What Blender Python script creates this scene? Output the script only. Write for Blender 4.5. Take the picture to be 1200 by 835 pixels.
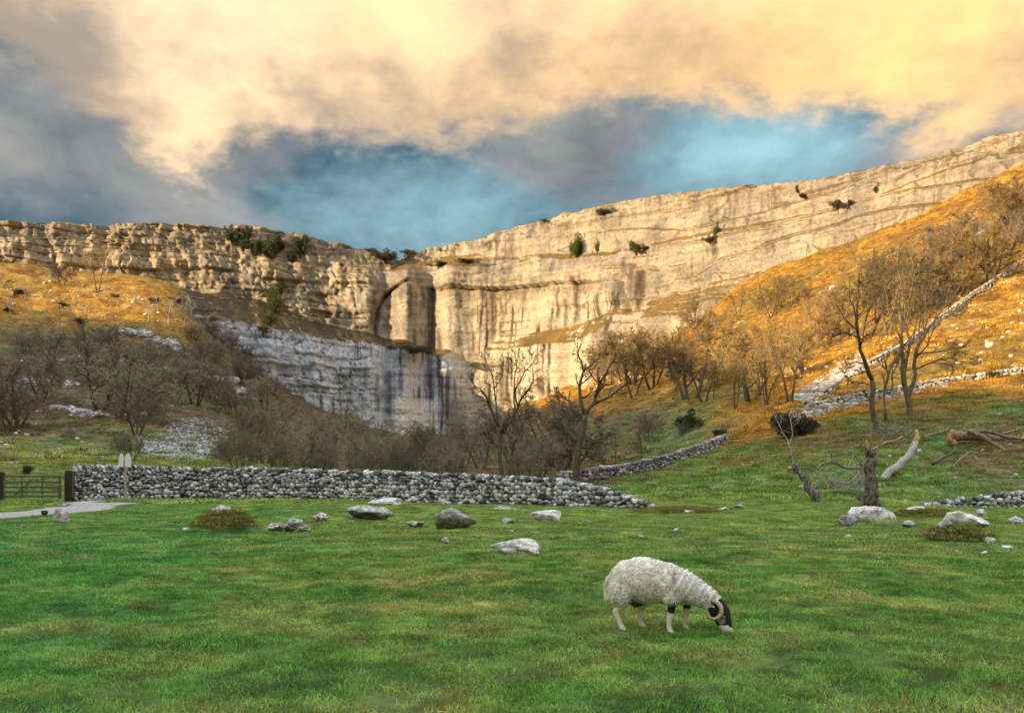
import bpy, bmesh, math, random
import numpy as np
from mathutils import Vector, Matrix

for _o in list(bpy.data.objects):
    bpy.data.objects.remove(_o, do_unlink=True)

# ------------------------------------------------------------------ camera, sky, sun, exposure
EYE, FPX, CX, HY = 1.6, 1000.0, 600.0, 552.0          # eye height, focal length in photo pixels, centre column, horizon row
SUN_EL, SUN_TH = math.radians(10.8), math.radians(57)  # elevation; heading the light travels, from +Y towards +X
scene = bpy.context.scene
cam_d = bpy.data.cameras.new('camera'); cam = bpy.data.objects.new('camera', cam_d)
scene.collection.objects.link(cam)
cam.location = (0, 0, EYE); cam.rotation_euler = (math.radians(90), 0, 0)
cam_d.sensor_width = 36; cam_d.lens = 30; cam_d.shift_y = (HY - 417.5) / 1200.0
cam_d.clip_start = 0.1; cam_d.clip_end = 6000
scene.camera = cam
scene.cycles.max_bounces = 4; scene.cycles.diffuse_bounces = 2; scene.cycles.glossy_bounces = 1; scene.cycles.transmission_bounces = 2
scene.cycles.transparent_max_bounces = 4; scene.cycles.caustics_reflective = False; scene.cycles.caustics_refractive = False
scene.view_settings.view_transform = 'Standard'; scene.view_settings.look = 'None'
scene.view_settings.exposure = 0.8; scene.view_settings.gamma = 1.0
scene.view_settings.use_curve_mapping = False

def srgb(r, g, b):
    f = lambda c: (c / 255 / 12.92) if c / 255 <= 0.04045 else ((c / 255 + 0.055) / 1.055) ** 2.4
    return (f(r), f(g), f(b))

class NT:
    """tiny node-tree helper"""
    def __init__(s, tree): s.t = tree
    def n(s, typ, props=None, **ins):
        nd = s.t.nodes.new(typ)
        for k, v in (props or {}).items(): setattr(nd, k, v)
        for k, v in ins.items():
            s.put(nd.inputs[k.replace('_', ' ')], v)
        return nd
    def put(s, sock, v):
        if isinstance(v, bpy.types.NodeSocket): s.t.links.new(v, sock)
        elif v is not None:
            if hasattr(sock.default_value, '__len__') and len(sock.default_value) == 4 and len(v) == 3: v = (*v, 1)
            sock.default_value = v
    def m(s, op, a, b=None, c=None, clamp=False):
        nd = s.t.nodes.new('ShaderNodeMath'); nd.operation = op; nd.use_clamp = clamp
        for i, v in enumerate((a, b, c)):
            if v is not None: s.put(nd.inputs[i], v)
        return nd.outputs[0]
    def smooth(s, v, lo, hi, a=0.0, b=1.0):
        nd = s.t.nodes.new('ShaderNodeMapRange'); nd.interpolation_type = 'SMOOTHSTEP'
        for i, x in enumerate((v, lo, hi, a, b)): s.put(nd.inputs[i], x)
        return nd.outputs[0]
    def mix(s, f, a, b, typ='MIX'):
        nd = s.t.nodes.new('ShaderNodeMix'); nd.data_type = 'RGBA'; nd.blend_type = typ
        s.put(nd.inputs[0], f); s.put(nd.inputs[6], a); s.put(nd.inputs[7], b)
        return nd.outputs[2]
    def noise(s, vec, scale, detail=4, rough=0.55, dist=0.0, out=0):
        nd = s.t.nodes.new('ShaderNodeTexNoise')
        if vec is not None: s.put(nd.inputs['Vector'], vec)
        nd.inputs['Scale'].default_value = scale; nd.inputs['Detail'].default_value = detail
        nd.inputs['Roughness'].default_value = rough; nd.inputs['Distortion'].default_value = dist
        return nd.outputs[out]
    def mapping(s, vec, scale=(1, 1, 1), loc=(0, 0, 0)):
        nd = s.t.nodes.new('ShaderNodeMapping'); s.put(nd.inputs[0], vec)
        nd.inputs['Scale'].default_value = scale; nd.inputs['Location'].default_value = loc
        return nd.outputs[0]

world = bpy.data.worlds.new('World'); scene.world = world; world.use_nodes = True
def build_sky():
    t = world.node_tree; t.nodes.clear(); N = NT(t)
    sky = N.n('ShaderNodeTexSky', {'sky_type': 'NISHITA', 'sun_disc': False, 'sun_elevation': SUN_EL,
              'sun_rotation': SUN_TH + math.pi, 'altitude': 200.0, 'air_density': 1.0, 'dust_density': 0.6, 'ozone_density': 2.0})
    tc = N.n('ShaderNodeTexCoord').outputs['Generated']
    sep = N.n('ShaderNodeSeparateXYZ', Vector=tc)
    x, y, z = sep.outputs
    az = N.m('ARCTAN2', x, y)
    hyp = N.m('SQRT', N.m('ADD', N.m('MULTIPLY', x, x), N.m('MULTIPLY', y, y)))
    e = N.m('DIVIDE', z, N.m('MAXIMUM', hyp, 0.03))
    def AE(px, py):
        a = math.atan((px - CX) / FPX); return a, (HY - py) / FPX * math.cos(a)
    def blob(px, py, rx, ry, amp):
        a, el = AE(px, py)
        u = N.m('DIVIDE', N.m('SUBTRACT', az, a), rx / FPX); v = N.m('DIVIDE', N.m('SUBTRACT', e, el), ry / FPX)
        r2 = N.m('ADD', N.m('MULTIPLY', u, u), N.m('MULTIPLY', v, v))
        return N.m('MULTIPLY', N.m('EXPONENT', N.m('MULTIPLY', r2, -1.0)), amp)
    def total(*a):
        r = a[0]
        for b in a[1:]: r = N.m('ADD', r, b)
        return r
    # noise space: a layer of cloud overhead (flattened direction) so that patterns stretch naturally towards the horizon
    comb = N.mapping(tc, scale=(1.0, 1.0, 1.7))
    n1 = N.noise(comb, 4.0, 4, 0.5, 0.15); n2 = N.noise(N.mapping(comb, loc=(7, 3, 1)), 8.0, 6, 0.58, 0.2)
    n3 = N.noise(N.mapping(comb, loc=(2, 9, 4)), 2.2, 3, 0.5); n4 = N.noise(N.mapping(comb, loc=(12, 1, 8)), 26.0, 5, 0.62, 0.15)
    c1 = N.m('SUBTRACT', n1, 0.5); c2 = N.m('SUBTRACT', n2, 0.5); c3 = N.m('SUBTRACT', n3, 0.5); c4 = N.m('SUBTRACT', n4, 0.5)
    # thin veil: slate / pale cyan
    f1 = total(0.22, N.m('MULTIPLY', c2, 1.2), N.m('MULTIPLY', c4, 0.5), blob(880, 178, 150, 52, .72), blob(505, 258, 90, 60, .42), blob(340, 230, 130, 50, .16),
               blob(60, 225, 230, 90, -.45), blob(700, 255, 140, 50, .1))
    f1 = N.m('MULTIPLY', f1, 1.0, clamp=True)
    veil = N.mix(f1, srgb(56, 84, 98), srgb(148, 187, 194))
    # grey middle cloud
    g = total(0.45, N.m('MULTIPLY', c1, 1.6), N.m('MULTIPLY', c4, 0.35), blob(50, 120, 200, 130, .85), blob(680, 165, 120, 85, .7), blob(1130, 165, 150, 50, .5), blob(880, 178, 150, 42, -.62),
              blob(370, 225, 200, 40, -.3), blob(520, 262, 120, 50, -.35))
    gm = N.smooth(g, 0.38, 0.85)
    grey = N.mix(N.m('ADD', 0.5, N.m('MULTIPLY', c2, 2.2), clamp=True), srgb(96, 104, 108), srgb(156, 154, 150))
    # warm, sunlit bank of cloud: its lower edge as elevation over azimuth
    pts = [(-420, 60), (-200, 70), (0, 70), (100, 140), (165, 205), (230, 222), (275, 195), (350, 178), (430, 200), (520, 200), (575, 180), (630, 140), (690, 128),
           (760, 142), (800, 128), (860, 136), (950, 146), (1020, 156), (1085, 176), (1150, 168), (1250, 150), (1500, 60)]
    nd = t.nodes.new('ShaderNodeValToRGB'); cr = nd.color_ramp; cr.interpolation = 'B_SPLINE'
    A0, A1 = -0.85, 0.85
    while len(cr.elements) > 1: cr.elements.remove(cr.elements[-1])
    for i, (px, py) in enumerate(pts):
        a, el = AE(px, py); pos = (a - A0) / (A1 - A0)
        k = cr.elements[0] if i == 0 else cr.elements.new(pos)
        k.position = pos; k.color = (el, el, el, 1)
    N.put(nd.inputs[0], N.m('DIVIDE', N.m('SUBTRACT', az, A0), A1 - A0))
    edge = nd.outputs[0]
    dd = total(N.m('SUBTRACT', e, edge), N.m('MULTIPLY', c2, .16), N.m('MULTIPLY', c4, .07))
    W = N.smooth(dd, -0.012, 0.042)
    # overhead the bank breaks up into patches
    brk = N.smooth(N.m('ADD', n3, N.m('MULTIPLY', c2, .5)), 0.40, 0.56)
    hi = N.smooth(e, 0.62, 1.0)
    W = N.m('MULTIPLY', W, N.m('SUBTRACT', 1.0, N.m('MULTIPLY', hi, N.m('SUBTRACT', 1.0, brk))))
    depth = N.smooth(dd, 0.0, 0.16)
    lum = total(0.03, N.m('MULTIPLY', depth, .5), N.m('MULTIPLY', c1, 1.9), N.m('MULTIPLY', c2, .9), N.m('MULTIPLY', c4, .5), blob(220, 30, 130, 90, .35), blob(1040, 85, 200, 60, .5), blob(215, 175, 60, 45, .3),
                blob(30, 60, 140, 130, -.6), blob(400, 30, 60, 50, -.25), blob(430, 140, 150, 60, -.22), blob(610, 60, 60, 70, -.15))
    lum = N.smooth(lum, -0.5, 1.0)
    gold = N.m('MULTIPLY', total(0.25, blob(1000, 70, 420, 160, .75), N.m('MULTIPLY', c1, .6)), 1.0, clamp=True)
    wl = N.mix(gold, srgb(250, 222, 186), srgb(255, 208, 138)); wd = N.mix(gold, srgb(140, 134, 128), srgb(184, 150, 112))
    warm = N.mix(lum, wd, wl); warm = N.mix(N.smooth(e, 0.55, 1.1, 0.0, 0.85), warm, (.66, .74, .84))   # cloud above the view whitened so its fill light is neutral
    col = N.mix(gm, veil, grey); col = N.mix(W, col, warm)
    # clear air of the physical sky shows through where neither cloud is thick
    b1 = N.n('ShaderNodeBackground', Color=sky.outputs[0], Strength=0.13)
    b2 = N.n('ShaderNodeBackground', Color=col, Strength=N.m('MULTIPLY', N.smooth(e, 0.5, 1.3, 1.0, 2.5), 0.86))  # overhead sky boosted above the view to brighten the shaded ground
    cover = N.m('MAXIMUM', N.m('MAXIMUM', gm, W), 0.93)
    mx = N.n('ShaderNodeMixShader'); N.put(mx.inputs[0], cover)
    t.links.new(b1.outputs[0], mx.inputs[1]); t.links.new(b2.outputs[0], mx.inputs[2])
    out = N.n('ShaderNodeOutputWorld'); t.links.new(mx.outputs[0], out.inputs[0])
build_sky()
world.cycles.sampling_method = 'MANUAL'; world.cycles.sample_map_resolution = 512
sun_d = bpy.data.lights.new('sun', 'SUN'); sun = bpy.data.objects.new('sun', sun_d); scene.collection.objects.link(sun)
sun_d.energy = 4.6; sun_d.angle = math.radians(0.55); sun_d.color = (1.0, 0.72, 0.41)
_L = Vector((math.sin(SUN_TH) * math.cos(SUN_EL), math.cos(SUN_TH) * math.cos(SUN_EL), -math.sin(SUN_EL)))
sun.rotation_euler = _L.to_track_quat('-Z', 'Y').to_euler(); sun.location = (-300, -300, 200)

# ------------------------------------------------------------------ helpers
COL = scene.collection
def tag(o, label=None, cat=None, group=None, kind=None):
    if label: o['label'] = label
    if cat: o['category'] = cat
    if group: o['group'] = group
    if kind: o['kind'] = kind
    return o
def mk_mesh(name, V, F, mat=None, smooth=True, col=None):
    V = np.asarray(V, np.float32); Fs = F if isinstance(F, list) else [F]
    Fs = [np.asarray(f, np.int32) for f in Fs if len(f)]
    me = bpy.data.meshes.new(name); me.vertices.add(len(V)); me.vertices.foreach_set('co', V.ravel())
    nl = sum(f.size for f in Fs); npoly = sum(len(f) for f in Fs)
    me.loops.add(nl); me.polygons.add(npoly)
    me.loops.foreach_set('vertex_index', np.concatenate([f.ravel() for f in Fs]))
    st = []; o = 0
    for f in Fs:
        st.append(o + np.arange(len(f)) * f.shape[1]); o += f.size
    me.polygons.foreach_set('loop_start', np.concatenate(st).astype(np.int32))
    me.polygons.foreach_set('use_smooth', np.full(npoly, smooth, bool))
    me.update(calc_edges=True); me.validate()
    if col is not None: set_col(me, col)
    if mat: me.materials.append(mat)
    return me
def set_col(me, col, name='col'):
    c = np.ones((len(me.vertices), 4), np.float32); c[:, :3] = np.clip(col, 0, 1)
    me.color_attributes.new(name, 'FLOAT_COLOR', 'POINT').data.foreach_set('color', c.ravel())
def obj(name, me, parent=None, loc=None):
    o = bpy.data.objects.new(name, me); COL.objects.link(o)
    if parent is not None: o.parent = parent
    if loc is not None: o.location = loc
    return o
def empty(name, loc, rz=0.0):
    o = bpy.data.objects.new(name, None); COL.objects.link(o); o.location = loc; o.rotation_euler = (0, 0, rz); o.empty_display_size = .1
    return o
# --- numpy noise
def _h(ix, iy, iz, seed):
    h = (ix.astype(np.int64) * 374761393 + iy.astype(np.int64) * 668265263 + iz.astype(np.int64) * 2147483647 + seed * 974711) & 0xffffffff
    h = ((h ^ (h >> 13)) * 1274126177) & 0xffffffff
    h = ((h ^ (h >> 16)) * 2246822519) & 0xffffffff
    return ((h ^ (h >> 15)) & 0xffffff) / float(0xffffff)
def cell(x, y, seed=0):
    return _h(np.floor(x), np.floor(y), np.zeros_like(x), seed)
def noise2(x, y, seed=0):
    x = np.asarray(x, float); y = np.asarray(y, float)
    ix, iy = np.floor(x), np.floor(y); fx, fy = x - ix, y - iy
    u = fx * fx * fx * (fx * (fx * 6 - 15) + 10); v = fy * fy * fy * (fy * (fy * 6 - 15) + 10)
    zz = np.zeros_like(ix)
    def g(ox, oy):
        a = _h(ix + ox, iy + oy, zz, seed) * 2 * np.pi
        return np.cos(a) * (fx - ox) + np.sin(a) * (fy - oy)
    a = g(0, 0); b = g(1, 0); c = g(0, 1); d = g(1, 1)
    return 1.4 * ((a * (1 - u) + b * u) * (1 - v) + (c * (1 - u) + d * u) * v)
def fbm(x, y, seed=0, octs=4, gain=.5):
    r = 0; a = 1.0; f = 1.0; t = 0
    for i in range(octs):
        r = r + a * noise2(x * f + i * 17.3, y * f - i * 9.1, seed + i); t += a; a *= gain; f *= 2.03
    return r / t * 1.5
def noise3(p, seed=0):
    i = np.floor(p); f = p - i; w = f * f * (3 - 2 * f); r = 0
    for dx in (0, 1):
        for dy in (0, 1):
            for dz in (0, 1):
                k = _h(i[:, 0] + dx, i[:, 1] + dy, i[:, 2] + dz, seed) * 2 - 1
                r = r + k * (w[:, 0] if dx else 1 - w[:, 0]) * (w[:, 1] if dy else 1 - w[:, 1]) * (w[:, 2] if dz else 1 - w[:, 2])
    return r
def fbm3(p, seed=0, octs=4):
    r = 0; a = 1.
    for k in range(octs): r = r + a * noise3(p * 2 ** k + k * 11.7, seed + k); a *= .5
    return r
def ss(x, a, b):
    t = np.clip((np.asarray(x, float) - a) / (b - a), 0, 1); return t * t * (3 - 2 * t)
def poly(pts):
    p = np.array(pts, float); return lambda x: np.interp(x, p[:, 0], p[:, 1])
def smoothpoly(pts, w=40):
    p = np.array(pts, float); xs = np.arange(p[0, 0], p[-1, 0] + 1, 2.0); ys = np.interp(xs, p[:, 0], p[:, 1])
    k = np.hanning(int(w) | 1); k /= k.sum(); n = len(k) // 2
    ys = np.convolve(np.pad(ys, n, mode='reflect', reflect_type='odd'), k, mode='valid')
    return lambda x: np.interp(x, xs, ys)
def P(px, py, d):
    return ((px - CX) / FPX * d, d, EYE + (HY - py) / FPX * d)

# ------------------------------------------------------------------ materials
def mat_new(name):
    m = bpy.data.materials.new(name); m.use_nodes = True; t = m.node_tree; t.nodes.clear(); return m, NT(t)
def finish(N, color, rough=.9, bump=None, bstr=.4, bdist=.05, spec=.25, **kw):
    b = N.n('ShaderNodeBsdfPrincipled'); N.put(b.inputs['Base Color'], color); N.put(b.inputs['Roughness'], rough); b.inputs['Specular IOR Level'].default_value = spec
    for k, v in kw.items(): N.put(b.inputs[k.replace('_', ' ')], v)
    if bump is not None:
        bp = N.n('ShaderNodeBump'); bp.inputs['Strength'].default_value = bstr; bp.inputs['Distance'].default_value = bdist
        N.put(bp.inputs['Height'], bump); N.t.links.new(bp.outputs[0], b.inputs['Normal'])
    o = N.n('ShaderNodeOutputMaterial'); N.t.links.new(b.outputs[0], o.inputs[0]); return b
def wpos(N): return N.n('ShaderNodeNewGeometry').outputs['Position']
def mat_attr(name, scale, amt, bscale, bstr, bdist, rough=.92, detail=6):
    m, N = mat_new(name); p = wpos(N)
    c = N.n('ShaderNodeAttribute', {'attribute_name': 'col'}).outputs['Color']
    n = N.noise(p, scale, detail, .65)
    k = N.smooth(n, .3, .7, 1 - amt, 1 + amt)
    kc = N.n('ShaderNodeCombineXYZ', X=k, Y=k, Z=k).outputs[0]
    finish(N, N.mix(1.0, c, kc, 'MULTIPLY'), rough, N.noise(p, bscale, 8, .7), bstr, bdist)
    return m
M = {}
M['cliff'] = mat_attr('limestone_cliff', .9, .24, .7, .8, .9)
M['ground'] = mat_attr('hill_turf', 1.3, .45, 3.0, .8, .35)

# ------------------------------------------------------------------ terrain height
_ctrl = []
def cp(px, py, d): _ctrl.append(P(px, py, d))
def cw(x, y, z): _ctrl.append((x, y, z))
for xx in (-60, -38, -25, -12, 0, 12, 25): 
    for yy in (-40, -15, 0, 8, 16, 25, 34): 
        if abs(xx) <= 26 or (xx < 0 and yy < 30) : cw(xx, yy, 0.0)
for xx, yy, zz in ((-26, 44, 0), (-18, 46, 0), (-8, 44, 0), (0, 42, 0), (6, 38, -.05), (12, 36, 0), (18, 32, 0), (22, 38, -.1), (20, 42, -.1), (24, 42.5, -.05), (26, 41, -.1), (30, 30, .6),
                   (-32, 56, .2), (-22, 56, .1), (-10, 56, .1), (0, 55, .1), (6, 52, .2)): cw(xx, yy, zz)
# valley floor and right-hand bank
for a in ((640, 562, 62), (700, 557, 66), (600, 556, 75), (500, 551, 90), (400, 548, 100), (300, 545, 95), (560, 543, 150), (480, 540, 180), (620, 530, 220), (540, 520, 300),
          (700, 540, 110), (700, 522, 160), (760, 560, 60), (760, 540, 82), (800, 585, 44), (830, 560, 52), (850, 520, 78), (850, 500, 100), (850, 478, 135), (850, 450, 175), (850, 400, 250),
          (850, 372, 290), (700, 490, 230), (700, 462, 300), (760, 470, 200), (770, 430, 290), (660, 475, 330),
          (900, 585, 42), (900, 560, 49), (920, 530, 60), (930, 500, 78), (930, 478, 95), (930, 455, 125), (930, 400, 190), (930, 350, 250), (900, 325, 300),
          (1000, 592, 39), (1000, 565, 46), (1000, 530, 54), (1020, 508, 60), (1000, 485, 76), (1000, 468, 90), (1000, 425, 130), (1000, 360, 200), (1000, 300, 262),
          (1065, 490, 63), (1100, 560, 47), (1100, 520, 55), (1100, 480, 66), (1100, 450, 82), (1100, 400, 110), (1100, 340, 160), (1100, 260, 235),
          (1200, 575, 46), (1200, 540, 51), (1200, 500, 58), (1200, 465, 67), (1200, 436, 82), (1200, 380, 112), (1200, 310, 155), (1200, 240, 205), (1200, 195, 243),
          (1350, 420, 80), (1350, 300, 140), (1350, 160, 225), (1500, 300, 120), (1500, 120, 200)): cp(*a)
# left-hand hill
for a in ((0, 548, 62), (0, 541, 72), (0, 515, 115), (0, 480, 165), (0, 440, 215), (0, 400, 262), (0, 355, 308), (0, 312, 340),
          (100, 546, 66), (100, 535, 85), (100, 500, 135), (100, 460, 200), (100, 420, 255), (100, 375, 305), (100, 320, 352),
          (200, 546, 70), (200, 540, 85), (200, 510, 140), (200, 470, 205), (200, 425, 262), (200, 362, 318), (190, 330, 352),
          (232, 372, 330), (285, 415, 342), (300, 540, 120), (300, 505, 210), (300, 470, 280), (300, 440, 330), (400, 535, 160), (400, 515, 260), (400, 492, 355), (500, 515, 370), (550, 508, 382),
          (600, 480, 375), (680, 462, 345), (740, 425, 335), (800, 394, 318), (850, 345, 322), (1000, 286, 284), (1100, 242, 264),
          (-200, 540, 70), (-200, 480, 140), (-200, 380, 250), (-200, 315, 320), (-450, 530, 60), (-450, 420, 140), (-450, 300, 240)): cp(*a)
for a in ((60, 0, 6), (120, 0, 35), (200, 40, 85), (60, -60, 5), (160, -80, 50), (-100, 20, 8), (-160, 40, 28), (-100, -60, 10), (0, -90, 5)): cw(*a)
_C = np.array(_ctrl); _X = _C[:, :2] / 100.0
def _kern(r2): return np.where(r2 > 1e-12, .5 * r2 * np.log(r2 + 1e-12), 0)
def _tps():
    n = len(_X); r2 = ((_X[:, None] - _X[None]) ** 2).sum(-1)
    A = np.zeros((n + 3, n + 3)); A[:n, :n] = _kern(r2) + np.eye(n) * 2e-4
    Pm = np.c_[np.ones(n), _X]; A[:n, n:] = Pm; A[n:, :n] = Pm.T
    return np.linalg.solve(A, np.r_[_C[:, 2], 0, 0, 0])
_Wt = _tps()
def h_base(x, y):
    q = np.c_[np.ravel(x), np.ravel(y)] / 100.0; out = np.empty(len(q)); n = len(_X)
    for i in range(0, len(q), 20000):
        b = q[i:i + 20000]
        r2 = (b[:, 0:1] - _X[None, :, 0]) ** 2 + (b[:, 1:2] - _X[None, :, 1]) ** 2
        out[i:i + 20000] = _kern(r2) @ _Wt[:n] + _Wt[n] + b @ _Wt[n + 1:]
    return out.reshape(np.shape(x))
def _hum(px, py, w, hgt, asp=.8):
    d = EYE / (py - HY) * FPX; return ((px - CX) / FPX * d, d + .3 * w / FPX * d, w / FPX * d * .5, w / FPX * d * .5 * asp, hgt / FPX * d)
HUMMOCKS = [_hum(258, 623, 58, 27), _hum(1130, 638, 54, 18), _hum(1108, 702, 74, 9), _hum(1062, 618, 60, 8), _hum(1095, 607, 70, 9), _hum(415, 612, 70, 5), _hum(590, 655, 70, 5), _hum(700, 626, 60, 4), _hum(900, 660, 110, 5),
            _hum(400, 690, 130, 6), _hum(945, 628, 120, 4), _hum(800, 600, 90, 7), _hum(530, 602, 60, 5), _hum(700, 720, 90, 3), _hum(300, 760, 200, 5), _hum(1000, 760, 160, 4)]
ST, CT = math.sin(SUN_TH), math.cos(SUN_TH)
RIDGE_S = -260.0
_term = [(0, 352, 305), (220, 386, 312), (540, 482, 385), (800, 410, 240), (900, 462, 130), (1000, 458, 98), (1100, 455, 80), (1190, 472, 68)]  # where sunlight meets shade on the land
def _ridge():
    r = []
    for a in _term:
        x, y, z = P(*a); r.append((x * CT - y * ST, z + math.tan(SUN_EL) * (x * ST + y * CT)))
    r.sort()
    return smoothpoly([(-900, 60), (-600, 80)] + [(r[0][0] - 60, r[0][1])] + r + [(r[-1][0] + 25, r[-1][1] - 3), (60, 20), (200, 22), (700, 22)], 9)
_rh = _ridge()
cliff_d = smoothpoly([(-900, 250), (-600, 285), (-300, 318), (-100, 338), (0, 350), (150, 366), (300, 381), (430, 398), (500, 402), (600, 394), (700, 374), (800, 346), (900, 317), (1000, 292), (1100, 271), (1200, 254), (1400, 224), (1700, 190), (2000, 165)], 61)
def h(x, y, fine=True):
    x = np.asarray(x, float); y = np.asarray(y, float)
    r = np.hypot(x, y)
    b = np.clip(h_base(x, y), -0.6, 140)
    # outside the mapped valley settle on a gentle hill land
    far = ss(r, 420, 700); b = b * (1 - far) + 60 * far
    # the hill across the valley, behind and beside the viewer, that keeps the floor in shade
    s = x * ST + y * CT; p = x * CT - y * ST
    top = _rh(p) - math.tan(SUN_EL) * RIDGE_S + 1.6 * fbm(p / 40, p * 0 + 3.3, 5, 3)
    w = np.where(s > RIDGE_S, np.exp(-((s - RIDGE_S) / 95.0) ** 2), np.exp(-((s - RIDGE_S) / 400.0) ** 2))
    b = np.maximum(b, top * w - 8 * (1 - w))
    for hx, hy, rx, ry, hh in HUMMOCKS:
        b = b + hh * np.exp(-(((x - hx) / rx) ** 2 + ((y - hy) / ry) ** 2) ** 1.5)
    if fine:
        near = ss(r, 40, 110)
        b = b + (1 - near) * (.045 * fbm(x / 1.6, y / 1.6, 11, 3) + .07 * fbm(x / 6, y / 6, 12, 2)) * ss(r, 1, 4)
        b = b + near * (.9 * fbm(x / 16, y / 16, 21, 4) + .35 * fbm(x / 4, y / 4, 31, 3)) * ss(b, .5, 8) + near * .2 * fbm(x / 5, y / 5, 33, 3)
        # terracettes: little sheep-walk steps along the steep slopes
        b = b + near * ss(b, 12, 25) * .28 * np.sin(b * 2 * np.pi / 3.1 + 2.5 * fbm(x / 30, y / 30, 41, 2))
    return b
_ds = np.concatenate([np.geomspace(3, 60, 500), np.geomspace(60.2, 430, 900)])
_G = {}
def hm(x, y):
    """height of the built sheet itself (bilinear in its polar grid)"""
    x = np.asarray(x, float); y = np.asarray(y, float); a = np.arctan2(x, y); r = np.hypot(x, y); A, Rr, Z = _G['a'], _G['r'], _G['z']
    i = np.clip(np.searchsorted(A, a) - 1, 0, len(A) - 2); j = np.clip(np.searchsorted(Rr, r) - 1, 0, len(Rr) - 2)
    u = np.clip((a - A[i]) / (A[i + 1] - A[i]), 0, 1); v = np.clip((r - Rr[j]) / (Rr[j + 1] - Rr[j]), 0, 1)
    return (Z[j, i] * (1 - u) + Z[j, i + 1] * u) * (1 - v) + (Z[j + 1, i] * (1 - u) + Z[j + 1, i + 1] * u) * v
def ground(px, py):
    """world point where the line of sight through a photo pixel meets the land (None if it does not)"""
    x = (px - CX) / FPX * _ds; z = EYE + (HY - py) / FPX * _ds
    ok = _ds < cliff_d(np.array([px]))[0] + 4
    hit = np.nonzero((z <= hm(x, _ds)) & ok)[0]
    if len(hit) == 0: return None
    i = hit[0]; return Vector((x[i], _ds[i], float(hm(x[i:i + 1], _ds[i:i + 1])[0])))
def hz(x, y): return float(hm(np.array([x]), np.array([y]))[0])

def build_ground():
    ang = np.r_[np.linspace(-math.pi, -0.80, 46)[:-1], np.linspace(-0.80, 0.80, 640), np.linspace(0.80, math.pi, 46)[1:-1]]
    rr = np.r_[np.geomspace(0.6, 8, 45)[:-1], np.geomspace(8, 50, 190)[:-1], np.geomspace(50, 110, 80)[:-1], np.geomspace(110, 430, 230)[:-1], np.geomspace(430, 2500, 24)]
    A, R = np.meshgrid(ang, rr); X = np.sin(A) * R; Y = np.cos(A) * R
    Z = h(X, Y)
    # behind the foot of the crag the sheet ducks under the limestone
    px = np.where(Y > 1, CX + FPX * X / np.maximum(Y, 1), -9999); inside = (Y > 1) & (px > -880) & (px < 1980)
    dc = cliff_d(np.clip(px, -880, 1980)); over = np.where(inside, Y - dc - 6, -1)
    Z = np.where(over > 0, np.minimum(Z, 95) - np.clip(over, 0, 60) * 1.2, Z)
    _G.update(a=ang, r=rr, z=Z)
    nr, na = A.shape; V = np.c_[X.ravel(), Y.ravel(), Z.ravel()]
    V = np.r_[V, [[0, 0, float(Z[0].mean())]]]
    i = np.arange(nr - 1)[:, None] * na; j = np.arange(na)[None]; j2 = (j + 1) % na
    F = np.stack([i + j, i + j2, i + na + j2, i + na + j], -1).reshape(-1, 4)[:, ::-1]
    c = np.full(na, len(V) - 1); T = np.stack([c, np.arange(na), (np.arange(na) + 1) % na], -1)[:, ::-1]
    me = mk_mesh('ground', V, [F, T], M['ground'])
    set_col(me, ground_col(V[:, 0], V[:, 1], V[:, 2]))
    return tag(obj('ground', me), kind='structure')
def lerp(a, b, t): return a * (1 - t[:, None]) + np.asarray(b)[None] * t[:, None]
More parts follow.
